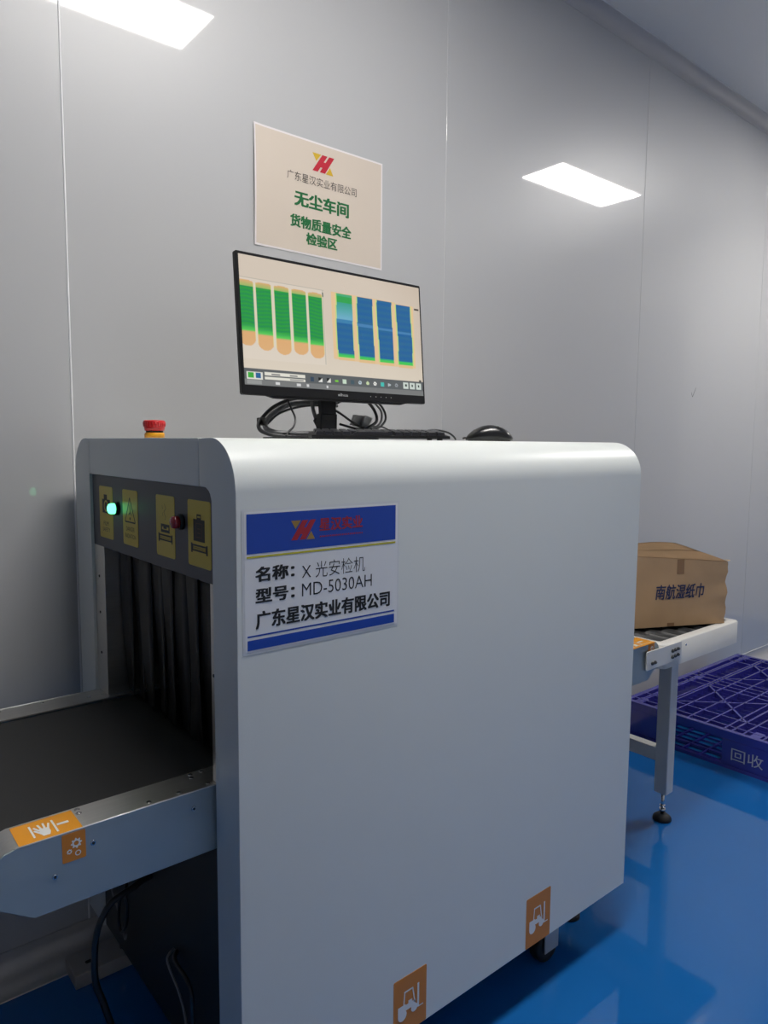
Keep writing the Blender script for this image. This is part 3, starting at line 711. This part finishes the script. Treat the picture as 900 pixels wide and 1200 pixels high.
# the lit screen: a fine colour grid
def lin(c): return tuple(((v/255+0.055)/1.055)**2.4 if v/255 > 0.04045 else v/255/12.92 for v in c)
def mix(a, b, t): t = min(1, max(0, t)); return tuple(a[i]*(1-t)+b[i]*t for i in range(3))
BG = (214, 200, 184); GR = (40, 160, 60); GRL = (90, 205, 90); ORG = (222, 172, 118); CRM = (226, 222, 170); BLU = (42, 106, 150); BLL = (80, 160, 185); TB = (92, 96, 98)
def scr(u, v):
    """u from left 0..1, v from top 0..1"""
    c = mix(BG, (196, 178, 160), (u-0.8)*1.5+max(0, 0.2-v))
    c = mix(c, (228, 219, 200), (v-0.5)*1.3)
    # left image: five green bottles
    if 0.0 <= u < 0.420 and 0.17 < v < 0.80:
        c = mix(c, (225, 214, 200), 0.6)
        for i in range(5):
            a = -0.0145+i*0.0868; b = a+0.0785
            if a <= u <= b:
                t = (u-a)/(b-a); end = [0.700, 0.724, 0.744, 0.731, 0.747][i]
                rr = 0.065*(1-math.sqrt(max(0, 1-(2*t-1)**2)))
                top = 0.192+0.003*i+rr*0.25
                if v > top and v < end-rr:
                    g0 = 0.240; g1 = [0.578, 0.596, 0.612, 0.622, 0.630][i]
                    if v < g0: c = mix(ORG, GRL, (v-top)/(g0-top)*0.5)
                    elif v < g1:
                        c = mix(GR, (30, 140, 80), 0.5+0.5*math.sin(v*210+i*2+math.sin(u*60)))
                        e_ = abs(t-0.5)*2
                        if e_ > 0.78 and v > 0.28: c = mix(c, (40, 130, 150), (e_-0.78)*4)
                        c = mix(c, GRL, (v-g1+0.05)/0.05)
                    elif v < g1+0.012: c = mix(GRL, ORG, (v-g1)/0.012)
                    else: c = mix(ORG, (228, 190, 140), (v-g1)*2)
                    if abs(t-0.5)*2 > 0.93: c = CRM
        if 0.412 < u < 0.416 and v < 0.79: c = mix(c, (150, 150, 140), 0.35)
        if 0.412 < u < 0.416 and 0.19 < v < 0.23: c = (60, 80, 70)
        if 0.17 < v < 0.174: c = (185, 178, 165)
    # right image: four blue bars
    if 0.450 < u < 0.975 and 0.115 < v < 0.86:
        for i in range(4):
            a = 0.4860+i*0.1200; b = a+0.091
            wv = 0.003*math.sin(v*9+i)
            t0 = 0.176+(0.012 if i == 3 else 0); t1 = 0.690+0.005*i
            if a-0.028 < u < b+0.020 and t0-0.005 < v < t1+0.045: c = (230, 196, 152)
            if a-0.006+wv < u < b+0.006+wv and t0 < v < t1+0.028: c = (190, 222, 130)
            if a+wv < u < b+wv and t0 < v < t1+0.022:
                c = mix(BLU, (30, 98, 158), 0.5+0.5*math.sin(v*120+i))
                if i == 0:
                    if v < 0.20: c = mix(GRL, (60, 150, 140), 0.6)
                    elif v < 0.25: c = (50, 165, 80)
                    elif v < 0.39: c = mix((60, 160, 140), (110, 175, 200), (v-0.25)*8)
                    elif v < 0.425: c = (60, 130, 175)
                elif abs(v-0.41-0.01*i) < 0.012: c = (70, 130, 180)
                if v > t1-0.008: c = (50, 170, 120)
                if v > t1: c = (70, 200, 90)
            if a < u < b and t1+0.026 < v < t1+0.05: c = (226, 190, 140)
    # tool bar
    if v > 0.872:
        c = TB
        if v > 0.955: c = (120, 122, 122)
        if 0.012 < u < 0.085 and 0.895 < v < 0.955:
            c = (225, 225, 215)
            if 0.018 < u < 0.045 and 0.905 < v < 0.945: c = (60, 170, 60)
            if 0.052 < u < 0.078 and 0.905 < v < 0.945: c = (40, 100, 150)
        if 0.095 < u < 0.300 and (0.893 < v < 0.921 or 0.927 < v < 0.952):
            c = (226, 224, 212)
            if 0.26*0.5 < u < 0.17 and 0.904 < v < 0.911: c = (120, 120, 120)
            if 0.22 < u < 0.26 and 0.904 < v < 0.911: c = (130, 130, 130)
            if 0.22 < u < 0.29 and 0.936 < v < 0.944: c = (150, 150, 150)
        cols = [(50, 70, 90), (235, 235, 230), (225, 225, 220), (120, 200, 60), (200, 220, 200), (70, 90, 100), (190, 205, 215), (200, 215, 170), (240, 240, 235), (70, 190, 180), (180, 190, 195), (150, 155, 160)]
        for i, cc in enumerate(cols):
            a = 0.335+i*0.0445
            if a-0.010 < u < a+0.010 and 0.903 < v < 0.937:
                t = (u-a)/0.010; s_ = (v-0.920)/0.017
                if i in (1, 2): c = cc if t+s_ > 0 else (15, 15, 15)
                elif i in (6, 8, 11): c = cc if t*t+s_*s_ < 0.9 and t*t+s_*s_ > 0.12 else c
                elif i == 3: c = cc if abs(s_) < 0.45 else c
                elif i == 7: c = cc if t*t+s_*s_ < 0.8 else c
                elif i == 10: c = cc if abs(s_) < 0.6-0.3*t else c
                else: c = cc
        for i in range(3):
            a = 0.868+i*0.042
            if a < u < a+0.035 and 0.888 < v < 0.945:
                c = (205, 215, 208)
                if a+0.012 < u < a+0.023 and 0.905 < v < 0.922: c = (50, 60, 55)
        if v > 0.955 and u < 0.42:
            k = int(u*95); 
            if (k*7919) % 5 < 2 and 0.965 < v < 0.985 and (k//6) % 2 == 0 and u > 0.08: c = (215, 215, 215)
            if 0.01 < u < 0.08 and 0.962 < v < 0.99: c = (150, 152, 150)
    if 0.962 < u < 0.992 and 0.195 < v < 0.215: c = (70, 60, 55)
    if 0.975 < u < 0.988 and 0.855 < v < 0.875: c = (80, 80, 75)
    return c
NX, NY = 330, 190
a0, a1, b0, b1 = 0.0070, 0.5180, 0.0205, 0.2945
mb = MB(); vs = []
for j in range(NY+1):
    for i in range(NX+1): vs.append(DF.at(a0+(a1-a0)*i/NX, b1-(b1-b0)*j/NY, 0.0003))
me = bpy.data.meshes.new('screen')
faces = [(j*(NX+1)+i, (j+1)*(NX+1)+i, (j+1)*(NX+1)+i+1, j*(NX+1)+i+1) for j in range(NY) for i in range(NX)]
me.from_pydata([tuple(v) for v in vs], [], faces)
ca = me.color_attributes.new('picture', 'FLOAT_COLOR', 'POINT')
buf = []
for j in range(NY+1):
    for i in range(NX+1): buf += [*lin(scr(i/NX, j/NY)), 1.0]
ca.data.foreach_set('color', buf)
ms = mat('lit_screen', (0.01, 0.01, 0.01), 0.25, spec=0.3)
nt = ms.node_tree; at = nt.nodes.new('ShaderNodeAttribute'); at.attribute_name = 'picture'
nt.links.new(at.outputs['Color'], nt.nodes['Principled BSDF'].inputs['Emission Color'])
nt.nodes['Principled BSDF'].inputs['Emission Strength'].default_value = 0.93
link(me, 'screen', ms, MON)
text(DF, 'alhua', 0.248, 0.277, 0.0070, 0.0140, 0.0004, M['logo'], MON, bold=0.03, name='maker_logo')
for k in range(5):
    mb = MB(); disc(mb, DF, 0.345+k*0.016, 0.011, 0.0013, 0.0004, n=10); mb.build('button_mark', M['logo'], MON)
# neck and base
mb = MB(); mb.prism([DF.at(a, b, -0.045) for a, b in ((0.222, -0.07), (0.264, -0.07), (0.264, 0.12), (0.222, 0.12))], DF.n*0.012); 
mb.prism([(0.460, 0.452, H+0.006), (0.508, 0.452, H+0.006), (0.506, 0.448, 1.33), (0.460, 0.448, 1.33)], (0, 0.02, 0), bev=0.002)
mb.build('neck', M['mon'], MON)
mb = MB(); mb.prism([Vector((a, b, H+0.0003)) for a, b in rrect(0.37, 0.61, 0.40, 0.585, 0.03, 6)], (0, 0, 0.006), bev=0.0015); mb.build('base', M['mon'], MON)
mb = MB(); mb.prism([(0.512, 0.462, H+0.0065), (0.532, 0.462, H+0.0065), (0.512, 0.462, H+0.022)], (0, 0.012, 0)); mb.build('neck_foot', M['mon'], MON)

# ================================================================== KEYBOARD
KB = Matrix.Translation((0.362, 0.355, H+0.0002)) @ Matrix.Rotation(math.radians(-30), 4, 'Z')
K = thing('keyboard', (0.455, 0.235, H), 'small black keyboard lying in front of the monitor on the machine top', 'keyboard')
kw, kd = 0.285, 0.112   # local x right, local y from 0 (rear) to -kd (front)
def kp(x, y, z): return KB @ Vector((x, y, z))
mb = MB(); sidep = [(0, 0.004), (0, 0.0165), (-0.012, 0.0175), (-kd, 0.009), (-kd, 0.003)]
mb.prism([kp(0, y, z) for y, z in sidep], KB.to_3x3() @ Vector((kw, 0, 0)), bev=0.0015); mb.build('case', M['mon'], K)
for x_ in (0.02, kw-0.02):
    mb = MB(); a = kp(x_, -0.010, 0); b = kp(x_, -0.010, 0.0055); mb.cyl(a, b, 0.006, n=10)
    a = kp(x_, -kd+0.01, 0); b = kp(x_, -kd+0.01, 0.0045); mb.cyl(a, b, 0.006, n=10); mb.build('rubber_foot', M['rubber'], K)
cols_, rows_ = 15, 6; kx = (kw-0.016)/cols_; ky = (kd-0.022)/rows_
mb = MB(); 
kt = bmesh.ops.create_cube(mb.bm, size=1)['verts']
for v in kt:
    tp = 0.78 if v.co.z > 0 else 1.0
    v.co = Vector((v.co.x*kx*0.92*tp, v.co.y*ky*0.92*tp, (v.co.z+0.5)*0.0070))
ktm = mb.mesh('key'); ktm.materials.append(M['key'])
slope = math.atan2(0.0085, kd-0.012)
base = WLOC[K.name]
for r_ in range(rows_):
    c_ = 0
    while c_ < cols_:
        wd_ = 1
        if r_ == rows_-1 and c_ == 4: wd_ = 5
        if r_ in (3, 4) and c_ in (0, cols_-2): wd_ = 2
        y = -0.014-(r_+0.5)*ky; x_ = 0.008+(c_+wd_/2)*kx
        z = 0.0175+(y+0.012)*math.tan(slope)
        o = bpy.data.objects.new('key', ktm); COL.objects.link(o); o.parent = K
        o.location = kp(x_, y, z-0.0004)-base
        o.rotation_euler = (slope, 0, math.radians(-30)); o.scale = (wd_, 1, 1)
        c_ += wd_

# ================================================================== MOUSE
MS = thing('computer_mouse', (0.745, 0.185, H), 'glossy black computer mouse lying to the right of the keyboard', 'mouse')
MM = Matrix.Translation((0.742, 0.180, H+0.0003)) @ Matrix.Rotation(math.radians(-40), 4, 'Z')
mb = MB(); ns, nl = 18, 20; rows = []
hprof = [0.006, 0.013, 0.018, 0.0225, 0.026, 0.029, 0.0315, 0.0333, 0.0345, 0.0352, 0.0355, 0.0353, 0.0347, 0.0335, 0.0315, 0.0290, 0.0255, 0.0210, 0.0150, 0.0080]
for i in range(nl):
    t = i/(nl-1); x_ = -0.054+0.108*t; wv = 0.031*math.sqrt(max(0.02, 1-abs(2*t-1.02)**3.2))
    rows.append([MM @ Vector((x_, -wv*math.cos(math.pi*k/ns), 0.002+hprof[i]*math.sin(math.pi*k/ns)**0.62)) for k in range(ns+1)])
vv = [[mb.bm.verts.new(q) for q in r_] for r_ in rows]
for i in range(nl-1):
    for k in range(ns):
        f_ = mb.bm.faces.new([vv[i][k], vv[i][k+1], vv[i+1][k+1], vv[i+1][k]]); f_.smooth = True
    mb.bm.faces.new([vv[i][0], vv[i+1][0], vv[i+1][ns], vv[i][ns]])
mb.bm.faces.new(vv[0]); mb.bm.faces.new(vv[-1][::-1])
mb.build('shell', M['gloss'], MS)
mb = MB(); a = MM @ Vector((-0.030, -0.004, 0.0185)); b = MM @ Vector((-0.030, 0.004, 0.0185)); mb.cyl(a, b, 0.009, n=18); mb.build('scroll_wheel', M['rubber'], MS)
mb = MB(); mb.prism([MM @ Vector((a_, b_, -0.0002)) for a_, b_ in rrect(-0.048, 0.048, -0.024, 0.024, 0.015, 5)], (0, 0, 0.003)); mb.build('sole', M['rubber'], MS)
mb = MB(); mb.tube([MM @ Vector((-0.050, 0, 0.008)), MM @ Vector((-0.056, 0, 0.0075)), MM @ Vector((-0.060, 0.002, 0.006))], 0.0022); mb.build('strain_relief', M['cable'], MS)

# ================================================================== CABLES ON THE MACHINE TOP
def cable(pts, r, m, name, label, n=8, parent=None):
    P_ = [on(*q) for q in pts]
    for q in P_: q.z = max(q.z, H+r+0.0004)
    if parent is not None: return MB().tube(P_, r, n=n).build(name, m, parent)
    o = MB().tube(P_, r, n=n).build(name, m, loc=min(P_, key=lambda q: q.z))
    o['label'] = label; o['category'] = 'cable'; return o
CL = thing('cable_coil', on(330, 512, .43), 'coil of black and grey cables tied together left of the monitor neck', 'cable')
CR = thing('cable_loop', on(436, 505, .49), 'bunch of looped black and grey cables right of the monitor neck', 'cable')
ZZ = H+0.006
cable([(392, 470, .478), (370, 467, .50), (345, 467, .50), (322, 476, .49), (307, 490, .48), (303, 500, .46), (310, 507, .44), (330, 511, .42), (365, 512, .42), (400, 513, .50)], 0.0045, M['cable'], 'video_cable', None, parent=CL)
cable([(395, 474, .485), (368, 472, .52), (340, 474, .52), (322, 483, .51), (311, 495, .50), (313, 503, .48), (325, 507, .455), (345, 508, .445), (368, 508, .445), (400, 510, .52)], 0.0062, M['cable_g'], 'power_lead', None, parent=CL)
cable([(396, 476, .49), (365, 475, .54), (345, 478, .54), (328, 484, .53), (318, 492, .52), (311, 501, .51), (320, 508, .48), (345, 511, .46), (380, 512, .455)], 0.0030, M['cable'], 'signal_cable', None, parent=CL)
cable([(336, 466, .455), (341, 478, .440), (346, 490, .43), (344, 500, .42), (338, 506, .415), (335, 511, .41)], 0.0024, M['cable'], 'hanging_cable', None, parent=CL)
for q_ in ((335, 511.5, .437), (306, 494, .475)):
    c_ = on(*q_); MB().box(c_.x-0.003, c_.x+0.003, c_.y-0.016, c_.y+0.016, max(H+.0004, c_.z-0.009), c_.z+0.009, bev=0.002).build('cable_tie', M['ink'], CL)
# plug hanging behind the monitor
o = cable([(366, 471, .49), (367, 480, .485), (370, 490, .48), (372, 497, .475)], 0.0046, M['cable_g'], 'adapter_cable', None, parent=CL)
a, b = on(370, 491, .480), on(377, 502, .468)
mb = MB(); mb.cyl(a, b, 0.0075, 0.0110, n=12); mb.cyl(b, b+(b-a)*0.35, 0.0110, 0.0090, n=12)
link(mb.mesh('plug'), 'plug', M['rubber'], o)
cable([(385, 480, .49), (400, 470, .50), (425, 463, .51), (445, 474, .51), (452, 488, .50), (448, 498, .49), (436, 504, .48), (420, 503, .49), (398, 497, .50)], 0.0030, M['cable'], 'signal_cable', None, parent=CR)
cable([(384, 476, .49), (398, 484, .49), (412, 494, .48), (424, 501, .485), (436, 503, .47)], 0.0030, M['cable'], 'signal_cable', None, parent=CR)
cable([(410, 452, .50), (432, 472, .50), (440, 484, .49), (441, 494, .48), (432, 501, .47), (420, 507, .47)], 0.0042, M['cable'], 'video_cable', None, parent=CR)
cable([(424, 452, .53), (440, 473, .53), (447, 483, .52), (446, 495, .51), (438, 502, .50), (428, 507, .50)], 0.0030, M['cable_g'], 'signal_cable', None, parent=CR)
# grey connector
cn = thing('connector_plug', on(427, 497, .50), 'grey angular cable connector standing behind the keyboard right of the monitor neck', 'connector')
def quad_on(pts, Y, th, name, par, m):
    mb = MB(); mb.prism([on(px, py, Y) for px, py in pts], (0.0, th, 0)); return mb.build(name, m, par)
quad_on([(413, 498), (417, 486), (431, 488), (428, 502)], .500, 0.012, 'plug_body', cn, M['plug'])
quad_on([(423, 502), (429, 487), (437, 490), (430, 503)], .486, 0.010, 'plug_shell', cn, M['plug'])
# keyboard and mouse leads
cable([(430, 503, .34), (437, 500, .33), (446, 500, .32), (453, 502.5, .30), (458, 506, .29)], 0.0016, M['cable'], 'keyboard_cable', 'thin black cable humped over the middle of the keyboard')
cable([(495, 507, .25), (505, 504, .24), (515, 504.5, .23), (525, 507, .225), (531, 511, .22), (534, 515, .22)], 0.0022, M['cable'], 'mouse_cable', 'short black cable arching down at the right end of the keyboard')

# ================================================================== ROLLER TABLE
R = thing('roller_table', (1.64, 0.37, 0), 'cream metal roller table joined to the exit conveyor carrying the cardboard box', 'table')
tx0, tx1, ty0, ty1, tz0, tz1 = 1.402, 1.885, 0.090, 0.665, 0.618, 0.690
outer = rrect(tx0, tx1, ty0, ty1, 0.022, 6); inner = rrect(tx0+0.028, tx1-0.028, ty0+0.030, ty1-0.030, 0.012, 6)
inw = rrect(tx0+0.002, tx1-0.002, ty0+0.002, ty1-0.002, 0.020, 6)
mb = MB(); n = len(outer)
bm = mb.bm
rings = [[bm.verts.new((a, b, tz0)) for a, b in inw], [bm.verts.new((a, b, tz0)) for a, b in outer], [bm.verts.new((a, b, tz1-0.003)) for a, b in outer],
         [bm.verts.new((a, b, tz1)) for a, b in rrect(tx0+0.003, tx1-0.003, ty0+0.003, ty1-0.003, 0.019, 6)], [bm.verts.new((a, b, tz1)) for a, b in inner], [bm.verts.new((a, b, tz1-0.0025)) for a, b in inner],
         [bm.verts.new((a, b, tz1-0.0025)) for a, b in inw]]
for k in range(len(rings)):
    A_, B_ = rings[k], rings[(k+1) % len(rings)]
    for i in range(n): bm.faces.new([A_[i], A_[(i+1) % n], B_[(i+1) % n], B_[i]])
fr = mb.build('frame', M['cream'], R)
for p_ in fr.data.polygons: p_.use_smooth = True
fr.data.set_sharp_from_angle(angle=math.radians(50))
rl = None
for k in range(8):
    x_ = tx0+0.052+k*0.0540
    if rl is None:
        mbb = MB().cyl((x_, ty0+0.0025, 0.662), (x_, ty1-0.0025, 0.662), 0.0225, n=20); rl = mbb.build('roller', M['roller'], R, loc=(x_, 0.37, 0.662)); rbase = WLOC[R.name]
    else: copy_obj(rl, R, Vector((x_, 0.37, 0.662))-rbase)
# legs (square tubes), cross bar, feet
for (lx0, ly0) in ((1.688, 0.213), (1.688, 0.500)):
    MB().box(lx0, lx0+0.045, ly0, ly0+0.045, 0.098, 0.6385, bev=0.003).build('leg', M['cream'], R, loc=(lx0, ly0, 0.098))
    foot(lx0+0.0225, ly0+0.0225, 0.0985, parent=R, padr=0.030)
MB().box(1.692, 1.728, 0.2582, 0.4998, 0.204, 0.250, bev=0.002).build('cross_bar', M['cream'], R)
MB().box(1.66, 1.76, 0.093, 0.662, 0.6195, 0.6385).build('cross_member', M['cream'], R)
# joining bracket with bolts
bp_ = [(1.306, 0.6355), (1.492, 0.6355), (1.492, 0.6885), (1.306, 0.6885)]
mb = MB(); mb.prism(xz(rrect(1.306, 1.497, 0.6350, 0.6890, 0.005, 4), 0.0855), (0, 0.0040, 0), bev=0.0008, seg=1)
br = mb.build('bracket', M['cream'], R)
for bx, bz in ((1.333, 0.6530), (1.347, 0.6535), (1.442, 0.6690), (1.458, 0.6700), (1.474, 0.6710), (1.442, 0.6510), (1.458, 0.6520), (1.474, 0.6530)):
    mb = MB(); mb.cyl((bx, 0.0854, bz), (bx, 0.0815, bz), 0.0052, n=6); mb.cyl((bx, 0.0815, bz), (bx, 0.0790, bz), 0.003, n=8)
    mb.build('bolt', M['bolt'], br)
MB().cyl((1.530, 0.0899, 0.671), (1.530, 0.0890, 0.671), 0.0035, n=10).build('rivet', M['screw'], R)

# ================================================================== CARDBOARD BOX
BX = thing('cardboard_box', (1.60, 0.29, 0.6915), 'worn brown cardboard box with dark blue lettering sitting on the roller table', 'box')
th = math.radians(25); A0 = Vector((1.803, 0.104, 0.6915)); bu = Vector((-math.cos(th), math.sin(th), 0)); bv = Vector((math.sin(th), math.cos(th), 0))
BWd, BDp = 0.42, 0.262
def bp(u, v, z): return A0+bu*u+bv*v+Vector((0, 0, z))
def topz(u, v):   # u 0..1 along width from right, v 0..1 depth
    f_ = 0.2015*(1-u)+0.2345*u
    return f_+v*(0.0235*(1-u)+0.0*u)+0.004*math.sin(u*9)*v
def wall_grid(fn, nu, nv, mb):
    vs = [[mb.bm.verts.new(fn(i/nu, j/nv)) for i in range(nu+1)] for j in range(nv+1)]
    for j in range(nv):
        for i in range(nu):
            f_ = mb.bm.faces.new([vs[j][i], vs[j][i+1], vs[j+1][i+1], vs[j+1][i]]); f_.smooth = True
mb = MB()
def crumple(u, t): return (0.004*math.sin(t*17+u*3)*math.exp(-u*9)+0.002*math.sin(u*11+t*5))
def front(u, t): return bp(u*BWd+0.0035*math.sin(t*20)*max(0, 1-u*12)*(1 if 0 < t < 1 else 0), -crumple(u, t)*math.sin(math.pi*t), topz(u, 0)*t)
def right(v, t): return bp(0+0.0035*math.sin(t*20)*max(0, 1-v*12)*(1 if 0 < t < 1 else 0)-0.006*math.sin(math.pi*t)*math.sin(math.pi*v), v*BDp-crumple(0, t)*math.sin(math.pi*t)*(1-v), topz(0, v)*t)
wall_grid(front, 24, 12, mb)
wall_grid(right, 12, 12, mb)
wall_grid(lambda u, t: bp(u*BWd, BDp, topz(u, 1)*t), 24, 12, mb)
wall_grid(lambda v, t: bp(BWd, v*BDp, topz(1, v)*t), 12, 12, mb)
wall_grid(lambda u, v: bp(u*BWd, v*BDp, 0.0), 24, 12, mb)
bmesh.ops.remove_doubles(mb.bm, verts=mb.bm.verts, dist=1e-4)
bb = mb.build('box_body', M['card'], BX); bb.data.set_sharp_from_angle(angle=math.radians(40))
# four-flap top: two long flaps meeting on the midline, slightly raised
for k in (0, 1):
    mb = MB()
    def flap(u, q, k=k):
        v = q*0.498 if k == 0 else 1-q*0.498
        return bp(u*BWd, v*BDp, topz(u, v)+0.001+0.003*math.sin(math.pi*min(1, q*0.9))*(0.3+0.5*math.sin(math.pi*u)))
    wall_grid(flap, 12, 6, mb); bmesh.ops.solidify(mb.bm, geom=mb.bm.faces[:], thickness=0.003)
    mb.build('top_flap', M['card'], BX)
# torn corner scraps
mb = MB(); mb.poly([bp(-0.001, -0.002, 0.203), bp(-0.016, 0.004, 0.2045), bp(-0.004, 0.02, 0.206)]); mb.poly([bp(-0.001, 0.0, 0.201), bp(-0.006, 0.004, 0.188), bp(-0.001, 0.02, 0.185), bp(0.001, 0.02, 0.203)])
mb.build('torn_corner', M['card_in'], BX)
Q = Face2(A0+bu*BWd, -bu, (0, 0, 1))        # u from left (hidden) edge to right, n toward viewer
def qwarp(a, b):
    u = (BWd-a)/BWd; t = b/topz(u, 0); return crumple(u, t)*math.sin(math.pi*t)
mb = MB()
for i in range(5):
    zt = topz(1-(BWd-0.163)/BWd, 0)
mb = MB(); vs = [[mb.bm.verts.new(Q.at(BWd-0.188+0.026*i/2, zq, qwarp(BWd-0.188+0.026*i/2, zq)+0.001)) for i in range(3)] for zq in (0.168, 0.180, 0.192, 0.204, 0.2145)]
for j in range(4):
    for i in range(2): mb.bm.faces.new([vs[j][i], vs[j][i+1], vs[j+1][i+1], vs[j+1][i]])
mb.build('tape_strip', M['tape'], BX)
mb = MB(); vs = [[mb.bm.verts.new(Q.at(BWd-0.215+0.026*i/2, zq, qwarp(BWd-0.215+0.026*i/2, zq)+0.001)) for i in range(3)] for zq in (0.002, 0.012)]
for i in range(2): mb.bm.faces.new([vs[0][i], vs[0][i+1], vs[1][i+1], vs[1][i]])
mb.build('tape_strip', M['tape'], BX)
text(Q, '南航湿纸巾', BWd-0.262, BWd-0.082, 0.088, 0.136, 0.0014, M['navy'], BX, bold=0.02, shear=0.15, warp=qwarp)

# ================================================================== PALLET
PL = thing('plastic_pallet', (2.83, 0.20, 0), 'dark blue plastic pallet with open grid deck lying along the wall', 'pallet')
qx0, qx1, qy0, qy1, qh = 2.270, 3.370, -0.360, 0.735, 0.150
mb = MB()
def bar(x0, x1, y0, y1, z0=0.118, z1=qh): mb.box(x0, x1, y0, y1, z0, z1)
# rim
for x0, x1, y0, y1 in ((qx0, qx1, qy0, qy0+0.022), (qx0, qx1, qy1-0.022, qy1), (qx0, qx0+0.022, qy0+0.022, qy1-0.022), (qx1-0.022, qx1, qy0+0.022, qy1-0.022)):
    bar(x0, x1, y0, y1)
mxx, myy = (qx0+qx1)/2, (qy0+qy1)/2
mb.build('deck_rim', M['pallet'], PL)
mb = MB()
# double ribs around the centre and the block rows
for c_ in (mxx-0.075, mxx-0.025, mxx+0.025, mxx+0.075, qx0+0.15, qx1-0.15, qx0+0.06, qx1-0.06):
    bar(c_-0.004, c_+0.004, qy0+0.022, qy1-0.022)
for c_ in (myy-0.085, myy+0.085, qy0+0.15, qy1-0.15, qy0+0.05, qy1-0.05):
    bar(qx0+0.022, qx1-0.022, c_-0.004, c_+0.004)
mb.build('deck_main_ribs', M['pallet'], PL)
mb = MB()
c_ = qy0+0.072
while c_ < qy1-0.05:
    mb.box(qx0+0.022, qx1-0.022, c_-0.0036, c_+0.0036, 0.122, qh-0.0004); c_ += 0.074
c_ = qx0+0.045
while c_ < qx1-0.03:
    mb.box(c_-0.0012, c_+0.0012, qy0+0.022, qy1-0.022, 0.118, qh-0.014); c_ += 0.046
# diagonals in the four quadrants
def diag(x0, y0, x1, y1, t=0.0045):
    d_ = Vector((x1-x0, y1-y0, 0)); nrm = Vector((-d_.y, d_.x, 0)).normalized()*t
    a_, b_ = Vector((x0, y0, 0.130)), Vector((x1, y1, 0.130))
    mb.prism([a_+nrm, b_+nrm, b_-nrm, a_-nrm], (0, 0, qh-0.0004-0.130))
for xa, xb in ((qx0+0.15, mxx-0.075), (mxx+0.075, qx1-0.15)):
    for ya, yb in ((qy0+0.15, myy-0.085), (myy+0.085, qy1-0.15)):
        diag(xa, ya, xb, yb); diag(xa, yb, xb, ya)
g = mb.build('deck_fine_ribs', M['pallet'], PL); g['kind'] = 'stuff'
# solid patches above block rows
mb = MB()
for cy_ in (qy0+0.028, myy-0.03, qy1-0.088):
    for cx_ in (qx0+0.022, mxx-0.024, qx1-0.082):
        mb.box(cx_, cx_+0.06, cy_+0.012, cy_+0.048, 0.140, qh-0.001)
mb.build('deck_pads', M['pallet'], PL)
# nine blocks, each one a part
blk = []
for bx0, bx1 in ((qx0, qx0+0.14), (mxx-0.08, mxx+0.08), (qx1-0.14, qx1)):
    for by0, by1 in ((qy0, qy0+0.15), (0.105, 0.302), (qy1-0.175, qy1)):
        MB().box(bx0+0.001, bx1-0.001, by0+0.001, by1-0.001, 0.014, 0.1179, bev=0.004).build('block', M['pallet'], PL, loc=((bx0+bx1)/2, (by0+by1)/2, 0.014))
# bottom skid frame with thin grid
mb = MB()
for y0, y1 in ((qy0, qy0+0.10), (0.125, 0.285), (qy1-0.12, qy1)): mb.box(qx0, qx1, y0, y1, 0, 0.0139)
for x0, x1 in ((qx0, qx0+0.018), (qx0+0.085, qx0+0.10), (mxx-0.05, mxx+0.05), (qx1-0.10, qx1)):
    for y0, y1 in ((qy0+0.10, 0.125), (0.285, qy1-0.12)): mb.box(x0, x1, y0, y1, 0, 0.0138)
mb.build('bottom_skids', M['pallet'], PL)
mb = MB()
for k in range(4):
    y_ = 0.32+0.075*k; mb.box(qx0+0.02, mxx-0.05, y_-0.003, y_+0.003, 0.002, 0.013)
    y_ = -0.21+0.09*k; mb.box(qx0+0.02, mxx-0.05, y_-0.003, y_+0.003, 0.002, 0.013)
for k in range(9):
    x_ = qx0+0.04+0.045*k; mb.box(x_-0.002, x_+0.002, 0.285, qy1-0.12, 0.002, 0.010)
g = mb.build('bottom_grid', M['pallet'], PL); g['kind'] = 'stuff'
T = Face2((qx0, 0, 0), (0, -1, 0), (0, 0, 1))
text(T, '回收', -0.262, -0.142, 0.040, 0.090, 0.0004, M['cable_g'] if False else mat('pale_pallet_print', (0.42, 0.42, 0.50), 0.6), PL, bold=0.0)
